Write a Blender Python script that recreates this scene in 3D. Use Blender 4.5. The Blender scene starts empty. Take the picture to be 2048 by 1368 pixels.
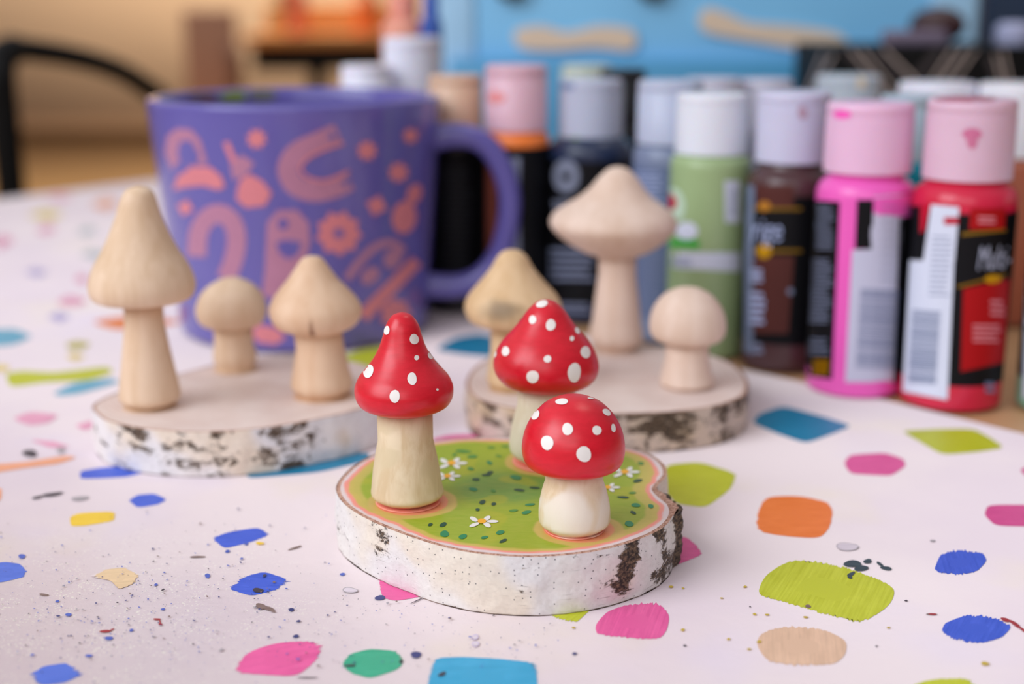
import bpy, math, random
import numpy as np
from mathutils import Vector, noise
from mathutils.bvhtree import BVHTree
random.seed(7)
SC = bpy.context.scene
COL = SC.collection
# ---------------------------------------------------------------- camera model
F = 2700.0; PITCH = math.radians(14.0); HC = 0.145
S, C = math.sin(PITCH), math.cos(PITCH)
CAM = Vector((0, 0, HC))
def ray(px, py):
    u = (px-1024)/F; v = (py-684)/F
    return Vector((u, C - v*S, -S - v*C))
def at(px, py, h=0.0):
    d = ray(px, py); t = (HC-h)/(-d.z)
    return Vector((d.x*t, d.y*t, h))
def at_t(px, py, t):
    d = ray(px, py); return CAM + d*t
def row(Y, py):                      # height and depth of the point above ground distance Y seen in row py
    v = (py-684)/F; t = Y/(C-v*S)
    return HC - t*(S+v*C), t
# ---------------------------------------------------------------- materials
def lin(c):
    o = []
    for x in c[:3]:
        x /= 255.0
        o.append(x/12.92 if x <= .04045 else ((x+.055)/1.055)**2.4)
    return (*o, 1.0)
class NT:
    def __init__(s, name):
        s.m = bpy.data.materials.new(name); s.m.use_nodes = True
        s.t = s.m.node_tree; s.b = s.t.nodes['Principled BSDF']
    def n(s, typ, **k):
        x = s.t.nodes.new(typ)
        for a, b in k.items(): setattr(x, a, b)
        return x
    def l(s, a, b): s.t.links.new(a, b)
    def val(s, x, sock):
        if isinstance(x, (int, float)): sock.default_value = x
        elif isinstance(x, (tuple, list)): sock.default_value = x
        else: s.l(x, sock)
    def math(s, op, a, b=0.0, clamp=False):
        x = s.n('ShaderNodeMath', operation=op, use_clamp=clamp)
        s.val(a, x.inputs[0]); s.val(b, x.inputs[1]); return x.outputs[0]
    def mix(s, f, a, b, mode='MIX'):
        x = s.n('ShaderNodeMix', data_type='RGBA', blend_type=mode)
        s.val(f, x.inputs[0]); s.val(a, x.inputs[6]); s.val(b, x.inputs[7]); return x.outputs[2]
    def step(s, v, lo, hi):
        x = s.n('ShaderNodeMapRange', interpolation_type='SMOOTHSTEP')
        s.val(v, x.inputs[0]); x.inputs[1].default_value = lo; x.inputs[2].default_value = hi
        return x.outputs[0]
    def noise(s, vec, scale=1, detail=2, rough=.5, dist=0):
        x = s.n('ShaderNodeTexNoise'); s.l(vec, x.inputs['Vector'])
        x.inputs['Scale'].default_value = scale; x.inputs['Detail'].default_value = detail
        x.inputs['Roughness'].default_value = rough; x.inputs['Distortion'].default_value = dist
        return x.outputs['Fac']
    def scale(s, vec, v, off=(0, 0, 0)):
        x = s.n('ShaderNodeMapping'); s.l(vec, x.inputs['Vector'])
        x.inputs['Scale'].default_value = v; x.inputs['Location'].default_value = off; return x.outputs[0]
    def obj(s): return s.n('ShaderNodeTexCoord').outputs['Object']
    def attr(s, a='puv'): 
        x = s.n('ShaderNodeAttribute'); x.attribute_name = a; return x
    def bump(s, h, strength=.3, dist=.001):
        x = s.n('ShaderNodeBump'); x.inputs['Strength'].default_value = strength
        x.inputs['Distance'].default_value = dist; s.l(h, x.inputs['Height']); s.l(x.outputs[0], s.b.inputs['Normal'])
    def done(s, col, rough=.5, spec=.5, coat=0):
        s.val(col, s.b.inputs['Base Color']); s.val(rough, s.b.inputs['Roughness'])
        s.b.inputs['Specular IOR Level'].default_value = spec
        s.b.inputs['Coat Weight'].default_value = coat; return s.m
MC = {}
def plain(name, rgb, rough=.45, var=.06, scale=60, spec=.5, coat=0, metal=0, sss=0):
    if name in MC: return MC[name]
    t = NT(name); o = t.obj()
    f = t.noise(o, scale, 3, .6)
    c1 = tuple(x*(1-var) for x in lin(rgb)[:3])+(1,); c2 = tuple(min(1, x*(1+var)) for x in lin(rgb)[:3])+(1,)
    t.done(t.mix(f, c1, c2), rough, spec, coat); t.b.inputs['Metallic'].default_value = metal
    if sss:
        t.b.inputs['Subsurface Weight'].default_value = sss; t.b.inputs['Subsurface Scale'].default_value = .004
    MC[name] = t.m; return t.m
def wood_mat(name, a, b, spots=(), rough=.55):
    t = NT(name); o = t.obj()
    g = t.noise(t.scale(o, (260, 260, 30)), 1, 4, .6, .6)
    g2 = t.noise(t.scale(o, (60, 60, 12)), 1, 2, .5)
    c = t.mix(t.step(t.math('ADD', t.math('MULTIPLY', g, .5), t.math('MULTIPLY', g2, .5)), .35, .65), lin(a), lin(b))
    for (ctr, rad, colr, k) in spots:
        sub = t.n('ShaderNodeVectorMath', operation='SUBTRACT'); t.l(o, sub.inputs[0]); sub.inputs[1].default_value = ctr
        dv = t.n('ShaderNodeVectorMath', operation='DIVIDE'); t.l(sub.outputs[0], dv.inputs[0]); dv.inputs[1].default_value = rad
        ln = t.n('ShaderNodeVectorMath', operation='LENGTH'); t.l(dv.outputs[0], ln.inputs[0])
        n = t.noise(o, 160, 4, .6)
        d = t.math('ADD', ln.outputs['Value'], t.math('MULTIPLY', n, 1.0))
        x = t.n('ShaderNodeMapRange', interpolation_type='SMOOTHSTEP'); t.l(d, x.inputs[0])
        x.inputs[1].default_value = .7; x.inputs[2].default_value = 1.6; x.inputs[3].default_value = k; x.inputs[4].default_value = 0
        c = t.mix(x.outputs[0], c, lin(colr))
    t.bump(g, .15, .0004)
    return t.done(c, rough, .35)
PAPER = (234, 219, 220)
def daub_mat(name, rgb):
    if name in MC: return MC[name]
    t = NT(name); a = t.attr(); sp = t.n('ShaderNodeSeparateXYZ'); t.l(a.outputs['Vector'], sp.inputs[0])
    s = t.noise(t.scale(a.outputs['Vector'], (45, 1300, 0)), 1, 3, .6)
    s2 = t.noise(t.scale(a.outputs['Vector'], (120, 260, 0)), 1, 3, .6)
    e = t.math('ADD', sp.outputs[2], t.math('MULTIPLY', t.math('SUBTRACT', s, .5), 1.3))
    f = t.step(e, .78, .95)
    L = lin(rgb); lo = tuple(x*.86 for x in L[:3])+(1,); hi = tuple(min(1, x*1.05+.035) for x in L[:3])+(1,)
    c = t.mix(t.step(t.math('ADD', t.math('MULTIPLY', s, .6), t.math('MULTIPLY', s2, .4)), .3, .72), lo, hi)
    t.bump(s, .12, .0003)
    MC[name] = t.done(t.mix(f, c, lin(PAPER)), .42, .4); return MC[name]
def bark_mat(name, specks, tintA, tintB, tintC, bias=0.0):
    t = NT(name); a = t.attr(); sp = t.n('ShaderNodeSeparateXYZ'); t.l(a.outputs['Vector'], sp.inputs[0])
    flat = t.scale(a.outputs['Vector'], (1, 1, 0))
    A = t.noise(t.scale(flat, (200, 330, 0)), 1, 10, .78, .5)
    A2 = t.noise(t.scale(flat, (70, 110, 0)), 1, 3, .5)
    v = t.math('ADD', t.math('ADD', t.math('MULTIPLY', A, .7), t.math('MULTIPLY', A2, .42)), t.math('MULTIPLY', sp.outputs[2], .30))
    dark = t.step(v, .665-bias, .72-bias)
    base = t.mix(t.step(t.noise(t.scale(flat, (45, 45, 0)), 1, 2), .4, .6), lin(tintA), lin(tintB))
    base = t.mix(t.step(t.noise(t.scale(flat, (38, 38, 0), (3, 5, 0)), 1, 2), .52, .66), base, lin(tintC))
    base = t.mix(t.math('MULTIPLY', t.step(t.noise(t.scale(flat, (900, 900, 0)), 1, 3), .4, .7), .10), base, lin((150, 140, 130)))
    B = t.noise(t.scale(flat, (75, 2300, 0)), 1, 3, .55, .1)
    lent = t.math('MULTIPLY', t.step(B, .665, .70), .6)
    base = t.mix(lent, base, lin((120, 108, 96)))
    if specks:
        vo = t.n('ShaderNodeTexVoronoi', voronoi_dimensions='2D'); t.l(t.scale(flat, (520, 520, 0)), vo.inputs['Vector']); vo.inputs['Scale'].default_value = 1
        rs = t.n('ShaderNodeSeparateColor'); t.l(vo.outputs['Color'], rs.inputs[0])
        f = t.math('MULTIPLY', t.math('LESS_THAN', vo.outputs['Distance'], .085), t.math('GREATER_THAN', rs.outputs[0], .72))
        base = t.mix(f, base, lin((45, 45, 60)))
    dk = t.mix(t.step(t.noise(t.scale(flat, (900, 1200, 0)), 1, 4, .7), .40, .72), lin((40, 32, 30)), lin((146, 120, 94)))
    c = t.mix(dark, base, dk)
    c = t.mix(t.step(sp.outputs[1], .0004, .0001), c, lin((120, 92, 74)))
    t.bump(A, .5, .0008)
    return t.done(c, .6, .35)
# ---------------------------------------------------------------- mesh building
class MB:
    def __init__(s): s.v = []; s.f = []; s.m = []; s.a = {}; s.c = {}
    def add(s, vs, fs, mi=0, at_=None, col=None):
        o = len(s.v); s.v += [tuple(x) for x in vs]
        s.f += [tuple(i+o for i in f) for f in fs]; s.m += [mi]*len(fs)
        if at_ is not None:
            for i, x in enumerate(at_): s.a[o+i] = x
        if col is not None:
            for i, x in enumerate(col): s.c[o+i] = x
        return o
    def grid(s, rows, mi=0, closed=False, attr=None, col=None, flip=False):
        n = len(rows[0]); vs = [p for r in rows for p in r]; fs = []
        for i in range(len(rows)-1):
            for j in range(n if closed else n-1):
                k = (j+1) % n; q = (i*n+j, i*n+k, (i+1)*n+k, (i+1)*n+j)
                fs.append(q[::-1] if flip else q)
        s.add(vs, fs, mi, attr, col)
    def lathe(s, prof, segs=96, mi=0):          # prof: (r, h, cx, cy) bottom to top, world units
        rows = []
        for r, h, cx, cy in prof:
            r = max(r, 1e-6)
            rows.append([(cx+r*math.cos(2*math.pi*j/segs), cy+r*math.sin(2*math.pi*j/segs), h) for j in range(segs)])
        s.grid(rows, mi, True)
    def box(s, x0, x1, y0, y1, z0, z1, mi=0, bev=0.0):
        if bev <= 0:
            vs = [(x, y, z) for z in (z0, z1) for y in (y0, y1) for x in (x0, x1)]
            s.add(vs, [(0, 2, 3, 1), (4, 5, 7, 6), (0, 1, 5, 4), (2, 6, 7, 3), (0, 4, 6, 2), (1, 3, 7, 5)], mi); return
        def ring(z, ins):
            out = []
            for cx, cy, a0 in ((x1-bev, y1-bev, 0), (x0+bev, y1-bev, 90), (x0+bev, y0+bev, 180), (x1-bev, y0+bev, 270)):
                for k in range(5):
                    a = math.radians(a0+k*22.5); r = bev-ins
                    out.append((cx+r*math.cos(a), cy+r*math.sin(a), z))
            return out
        b = bev*.5
        rows = [ring(z0, b), ring(z0+b*.3, b*.3), ring(z0+b, 0), ring(z1-b, 0), ring(z1-b*.3, b*.3), ring(z1, b)]
        s.grid(rows, mi, True)
        s.add(rows[0], [tuple(range(20))[::-1]], mi); s.add(rows[-1], [tuple(range(20))], mi)
    def tube(s, pts, rad, segs=12, mi=0, smooth=True):
        pts = [Vector(p) for p in pts]
        if smooth: pts = cat(pts, 6)
        rows = []; up = Vector((0, 0, 1)); prev = None
        for i, p in enumerate(pts):
            d = (pts[min(i+1, len(pts)-1)] - pts[max(i-1, 0)]).normalized()
            if prev is None:
                a = d.cross(up if abs(d.z) < .9 else Vector((0, 1, 0))).normalized()
            else: a = (prev - d*prev.dot(d)).normalized()
            prev = a; b = d.cross(a)
            r = rad(i/(len(pts)-1)) if callable(rad) else rad
            rows.append([tuple(p+(a*math.cos(2*math.pi*j/segs)+b*math.sin(2*math.pi*j/segs))*r) for j in range(segs)])
        s.grid(rows, mi, True)
        s.add(rows[0], [tuple(range(segs))[::-1]], mi); s.add(rows[-1], [tuple(range(segs))], mi)
    def bvh(s): return BVHTree.FromPolygons([Vector(v) for v in s.v], s.f)
def cat(P, k, closed=False):
    n = len(P); out = []
    for i in range(n if closed else n-1):
        g = (lambda j: P[j % n]) if closed else (lambda j: P[max(0, min(n-1, j))])
        a, b, c, d = g(i-1), g(i), g(i+1), g(i+2)
        for q in range(k):
            t = q/k
            out.append(.5*((2*b)+(c-a)*t+(2*a-5*b+4*c-d)*t*t+(3*b-a-3*c+d)*t**3))
    if not closed: out.append(P[-1])
    return out
def link(name, mb, mats, parent=None, origin=(0, 0, 0), sharp=None):
    me = bpy.data.meshes.new(name); o0 = Vector(origin) if parent is None else Vector(parent_world(parent))
    me.from_pydata([tuple(Vector(v)-o0) for v in mb.v], [], mb.f)
    for m in (mats if isinstance(mats, (list, tuple)) else [mats]): me.materials.append(m)
    me.polygons.foreach_set('material_index', mb.m)
    me.polygons.foreach_set('use_smooth', [True]*len(mb.f))
    n = len(mb.v)
    if mb.a:
        A = me.attributes.new('puv', 'FLOAT_VECTOR', 'POINT'); arr = np.zeros((n, 3), dtype=np.float32)
        for i, x in mb.a.items(): arr[i] = x
        A.data.foreach_set('vector', arr.ravel())
    if mb.c:
        A = me.attributes.new('pcol', 'FLOAT_COLOR', 'POINT'); arr = np.ones((n, 4), dtype=np.float32)
        for i, x in mb.c.items(): arr[i, :3] = x[:3]
        A.data.foreach_set('color', arr.ravel())
    if sharp: me.set_sharp_from_angle(angle=math.radians(sharp))
    me.update()
    ob = bpy.data.objects.new(name, me); COL.objects.link(ob)
    if parent is not None: ob.parent = parent
    else: ob.location = o0
    return ob
def parent_world(p):
    v = Vector((0, 0, 0))
    while p is not None: v += p.location; p = p.parent
    return v
def thing(name, label, cat_, loc=(0, 0, 0), group=None):
    o = bpy.data.objects.new(name, None); COL.objects.link(o); o.location = loc; o.empty_display_size = .01
    return tag(o, label, cat_, group)
def tag(o, label=None, cat_=None, group=None, kind=None):
    if label: o['label'] = label
    if cat_: o['category'] = cat_
    if group: o['group'] = group
    if kind: o['kind'] = kind
    return o
# surface marks: rays from the camera station onto the real surface of the thing they decorate
def shoot(bvh, px, py, off):
    h = bvh.ray_cast(CAM, ray(px, py).normalized())
    if h[0] is None: return None
    n = h[1]
    if n.dot(ray(px, py)) > 0: n = -n
    return tuple(h[0] + n*off)
def blob(mb, bvh, pts, mi, off=.00012, rings=(.34, .67, 1)):
    cx = sum(p[0] for p in pts)/len(pts); cy = sum(p[1] for p in pts)/len(pts)
    vs = [shoot(bvh, cx, cy, off)]
    if vs[0] is None: return
    rr = []
    for r in rings:
        q = [shoot(bvh, cx+(x-cx)*r, cy+(y-cy)*r, off) for x, y in pts]; rr.append(q)
    n = len(pts); alln = vs+[x for q in rr for x in q]
    fs = []
    for j in range(n): fs.append((0, 1+j, 1+(j+1) % n))
    for i in range(len(rings)-1):
        for j in range(n):
            k = (j+1) % n; fs.append((1+i*n+j, 1+(i+1)*n+j, 1+(i+1)*n+k, 1+i*n+k))
    keep = [f for f in fs if all(alln[i] is not None for i in f)]
    used = sorted({i for f in keep for i in f}); mp = {a: b for b, a in enumerate(used)}
    if used: mb.add([alln[i] for i in used], [tuple(mp[i] for i in f) for f in keep], mi)
def ell(cx, cy, rx, ry, ang=0, n=22, wob=0.0, seed=0):
    a = math.radians(ang); o = []
    rnd = random.Random(seed+int(cx*7+cy*13)); ph = rnd.random()*6
    for j in range(n):
        q = 2*math.pi*j/n; w = 1+wob*math.sin(2*q+ph)+wob*.6*math.sin(3*q+ph*2)
        x, y = rx*w*math.cos(q), ry*w*math.sin(q)
        o.append((cx+x*math.cos(a)-y*math.sin(a), cy+x*math.sin(a)+y*math.cos(a)))
    return o
def star(cx, cy, r, r2, n, ang=0, sy=1.0):
    return [(cx+(r if j % 2 == 0 else r2)*math.cos(math.pi*j/n+ang), cy+sy*(r if j % 2 == 0 else r2)*math.sin(math.pi*j/n+ang)) for j in range(2*n)]
def strip(mb, bvh, path, w, mi, off=.00012, k=6, across=4):
    P = cat([Vector((x, y, 0)) for x, y in path], k)
    rows = []
    for i, p in enumerate(P):
        d = (P[min(i+1, len(P)-1)]-P[max(i-1, 0)]).normalized(); nrm = Vector((-d.y, d.x, 0))
        q = [shoot(bvh, (p+nrm*w*(s_/across-.5)).x, (p+nrm*w*(s_/across-.5)).y, off) for s_ in range(across+1)]
        rows.append(q)
    for i in range(len(rows)-1):
        if all(x is not None for x in rows[i]+rows[i+1]): mb.grid([rows[i], rows[i+1]], mi)
def quad(mb, bvh, c4, mi, off=.0001, nx=10, ny=6):
    rows = []
    for i in range(ny+1):
        t = i/ny; r = []
        for j in range(nx+1):
            s_ = j/nx
            x = (1-t)*((1-s_)*c4[0][0]+s_*c4[1][0])+t*((1-s_)*c4[3][0]+s_*c4[2][0])
            y = (1-t)*((1-s_)*c4[0][1]+s_*c4[1][1])+t*((1-s_)*c4[3][1]+s_*c4[2][1])
            r.append(shoot(bvh, x, y, off))
        rows.append(r)
    for i in range(ny):
        for j in range(nx):
            q = [rows[i][j], rows[i+1][j], rows[i+1][j+1], rows[i][j+1]]
            if all(x is not None for x in q): mb.add(q, [(0, 1, 2, 3)], mi)
def lettering(mb, bvh, text, x0, y0, x1, ytop, mi, slope=0.0, shear=.15, off=.0002):
    cu = bpy.data.curves.new('t', 'FONT'); cu.body = text; cu.resolution_u = 2
    ob = bpy.data.objects.new('t', cu); COL.objects.link(ob)
    bpy.context.view_layer.update()
    me = ob.evaluated_get(bpy.context.evaluated_depsgraph_get()).to_mesh()
    vs = [v.co.copy() for v in me.vertices]; fs = [tuple(p.vertices) for p in me.polygons]
    bpy.data.objects.remove(ob); bpy.data.curves.remove(cu)
    w = max(v.x for v in vs); h = max(v.y for v in vs); out = []
    for v in vs:
        fx = v.x/w; fy = v.y/h
        out.append(shoot(bvh, x0+(x1-x0)*fx+shear*fy*(y0-ytop), y0-(y0-ytop)*fy+slope*(x1-x0)*fx, off))
    keep = [f for f in fs if all(out[i] is not None for i in f)]
    used = sorted({i for f in keep for i in f}); mp = {a: b for b, a in enumerate(used)}
    if used: mb.add([out[i] for i in used], [tuple(mp[i] for i in f) for f in keep], mi)
class CR:                             # a measuring frame: crop pixels to photograph pixels
    def __init__(s, x, y, k): s.x, s.y, s.k = x, y, k
    def p(s, x, y): return (s.x+x*s.k, s.y+y*s.k)
    def P(s, pts): return [s.p(*q) for q in pts]
c1 = CR(640, 580, .4971); c2 = CR(150, 340, .468); c3 = CR(280, 140, .424)
c4 = CR(900, 300, .4532); c5 = CR(1300, 130, .5264); c9 = CR(880, 880, .2441)
def profile(Y, rows, cr, sm=4):
    P = []
    for L, R, y in rows:
        l, yy = cr.p(L, y); r, _ = cr.p(R, y)
        h, t = row(Y, yy)
        P.append(((r-l)/2*t/F, h, ((l+r)/2-1024)/F*t))
    V = [Vector(p) for p in P]
    for _ in range(2):                # keep the axis smooth from ring to ring
        xs = [v.z for v in V]
        for i in range(1, len(V)-1): V[i].z = .25*xs[i-1]+.5*xs[i]+.25*xs[i+1]
    return V
# ================================================================= SETTING
def struct(name, mb, m): return tag(link(name, mb, m), kind='structure')
FZ = -0.75; WY = 9.5
t = NT('brown_floor'); o = t.obj()
fl = t.done(t.mix(t.noise(t.scale(o, (3, 12, 1)), 1, 5), lin((112, 82, 46)), lin((140, 106, 64))), .5, .3)
m = MB(); m.box(-9, 9, -1.5, WY, FZ-.05, FZ); struct('floor', m, fl)
m = MB(); m.box(-9, 9, WY, WY+.15, FZ, 2.6); struct('wall_back', m, plain('tan_wall', (220, 188, 156), .9, .04, 2))
m = MB(); m.box(-9, 9, WY-.03, WY, FZ, FZ+.13); struct('baseboard_back', m, plain('brown_skirting', (120, 88, 60), .6))
# ================================================================= TABLE
O = Vector((-.396, 1.04, 0)); e1 = Vector((.625, .78, 0)).normalized(); e2 = Vector((.78, -.625, 0)).normalized()
A0 = O - e1*.75
corn = [A0, A0+e1*1.65, A0+e1*1.65+e2*1.55, A0+e2*1.55]
tb = thing('table', 'large light wooden table under the paint daubed paper', 'table', tuple((corn[0]+corn[2])/2 + Vector((0, 0, FZ))))
t = NT('table_wood'); o = t.obj()
tw = t.done(t.mix(t.noise(t.scale(o, (6, 60, 1)), 1, 5, .6), lin((188, 140, 96)), lin((222, 178, 134))), .4, .4)
m = MB(); low = [p + Vector((0, 0, -.03)) for p in corn]; top = [p + Vector((0, 0, -.0006)) for p in corn]
m.add(low+top, [(0, 1, 2, 3), (7, 6, 5, 4)]+[(i, i+4, (i+1) % 4+4, (i+1) % 4) for i in range(4)])
link('tabletop', m, tw, tb, sharp=30)
for i, p in enumerate(corn):
    q = p + ((corn[0]+corn[2])/2-p).normalized()*.12
    m = MB(); m.box(q.x-.03, q.x+.03, q.y-.03, q.y+.03, FZ, -.03, 0, .008); link('leg', m, tw, tb)
# ---- the paper and everything painted on it
t = NT('painted_paper'); o = t.obj()
base = t.mix(t.step(t.noise(o, 9, 4), .42, .62), lin((236, 221, 222)), lin((228, 212, 218)))
base = t.mix(t.math('MULTIPLY', t.step(t.noise(t.scale(o, (1, 1, 1), (5, 2, 0)), 16, 4), .58, .72), .35), base, lin((236, 222, 196)))
base = t.mix(t.math('MULTIPLY', t.step(t.noise(t.scale(o, (1, 1, 1), (2, 9, 0)), 12, 3), .58, .72), .4), base, lin((224, 212, 232)))
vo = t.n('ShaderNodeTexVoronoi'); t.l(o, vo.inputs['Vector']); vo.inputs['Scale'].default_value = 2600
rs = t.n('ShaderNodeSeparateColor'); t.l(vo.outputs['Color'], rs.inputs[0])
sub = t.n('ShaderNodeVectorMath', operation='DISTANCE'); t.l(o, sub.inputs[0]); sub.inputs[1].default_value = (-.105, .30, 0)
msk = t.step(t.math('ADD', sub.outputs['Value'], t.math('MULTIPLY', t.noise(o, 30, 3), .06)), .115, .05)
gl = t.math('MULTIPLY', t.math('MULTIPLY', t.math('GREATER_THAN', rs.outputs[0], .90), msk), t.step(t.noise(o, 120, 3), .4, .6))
base = t.mix(gl, base, lin((252, 246, 236)))  # glitter sparkle painted into the paper colour as near-white flecks
t.bump(t.noise(o, 260, 5, .6), .35, .0004)
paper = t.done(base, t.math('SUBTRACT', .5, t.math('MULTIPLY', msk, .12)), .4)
sheet = MB()
outl = [at(2048+300, 938), at(2048, 868), at(1770, 800), at(1500, 742), at(1190, 676), at(870, 612), Vector((-.12, .95, 0)), Vector((-.27, 1.18, 0)),
        Vector((-.308, 1.15, 0)), Vector((-.396, 1.04, 0)), Vector((-.62, .755, 0)), Vector((-.86, .46, 0)), Vector((-.55, .06, 0)), Vector((.0, .06, 0)), Vector((.45, .1, 0))]
n = len(outl)
sheet.add([tuple(p) for p in outl]+[(p.x, p.y, -.0005) for p in outl],
          [tuple(range(n))[::-1], tuple(range(n, 2*n))]+[(i, i+n, (i+1) % n+n, (i+1) % n) for i in range(n)], 0)
SM = [paper]; SI = {}
COLS = dict(blue=(52, 92, 214), blue2=(78, 112, 214), teal=(0, 134, 176), cyan=(40, 168, 212), lime=(200, 206, 28), pink=(240, 92, 160), pink2=(226, 78, 148),
            orange=(255, 130, 44), yellow=(250, 206, 44), mint=(44, 176, 136), tan=(232, 192, 160), palepink=(240, 168, 196), palelilac=(190, 180, 224),
            palegrey=(186, 200, 204), paleorange=(248, 170, 130), paleyellow=(238, 214, 130), paleblue=(96, 176, 204), olive=(196, 186, 80),
            peach=(228, 190, 144), navy=(40, 52, 120), ink=(56, 48, 62), darkgreen=(34, 66, 72), red=(170, 40, 50), brown=(132, 108, 100), mustard=(206, 176, 50),
            ochre=(236, 204, 160), grey=(176, 168, 172), lilac=(210, 196, 226), midblue=(70, 96, 190), lake=(226, 214, 222))
def smi(c):
    if c not in SI:
        SI[c] = len(SM); SM.append(daub_mat('paint_'+c, COLS[c]))
    return SI[c]
LV = [0]
def daub(c, pts, brush=0, jag=.0004, dry=.7, soft=False):
    LV[0] += 1; z = .00006+LV[0]*.000002
    P = [p if isinstance(p, Vector) else at(*p) for p in pts]
    k = 12 if len(P) < 9 else 8
    Q = []
    for i in range(len(P)):            # straight-ish sides with eased corners
        a, b = P[i], P[(i+1) % len(P)]
        for q in range(k): Q.append(a.lerp(b, q/k))
    for _ in range(9 if P and len(P) > 4 else 4): Q = [(Q[i-1]+Q[i]*2+Q[(i+1) % len(Q)])/4 for i in range(len(Q))]
    R = []
    for i in range(len(Q)):
        for q in range(4): R.append(Q[i].lerp(Q[(i+1) % len(Q)], q/4))
    ctr = sum(R, Vector((0, 0, 0)))/len(R)
    bd = Vector((math.cos(math.radians(brush)), math.sin(math.radians(brush)), 0)); bn = Vector((-bd.y, bd.x, 0))
    ext = max(abs((p-ctr).dot(bd)) for p in R)
    vs = [(ctr.x, ctr.y, z)]; at_ = [(0, 0, 0)]; ins = (None, .0022, .0011, 0)
    for w_ in ins:
        for p in R:
            d = p-ctr; al = d.dot(bd)/ext; L_ = d.length
            if w_ is None: q = ctr+d*.4; e = 0
            else:
                q = ctr+d*max(.45, 1-w_/L_); e = (1-w_/.0022)*(.3+.7*al**2)*dry
                if w_ == 0:
                    amp = min(jag, .0006)*(abs(al)**3*1.6+.25)
                    q = q+bd*(math.copysign(1, al)*amp*noise.noise(Vector((p.dot(bn)*2600, LV[0]*3.1, 0)))*1.5)
            vs.append((q.x, q.y, z)); at_.append(((q-ctr).dot(bd)+LV[0]*.37, (q-ctr).dot(bn)+LV[0]*.11, e))
    R2 = R; sc = ins
    n = len(R2); fs = [(0, 1+j, 1+(j+1) % n) for j in range(n)]
    for i in range(len(sc)-1):
        fs += [(1+i*n+j, 1+(i+1)*n+j, 1+(i+1)*n+(j+1) % n, 1+i*n+(j+1) % n) for j in range(n)]
    sheet.add(vs, fs, smi(c), at_)
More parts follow.
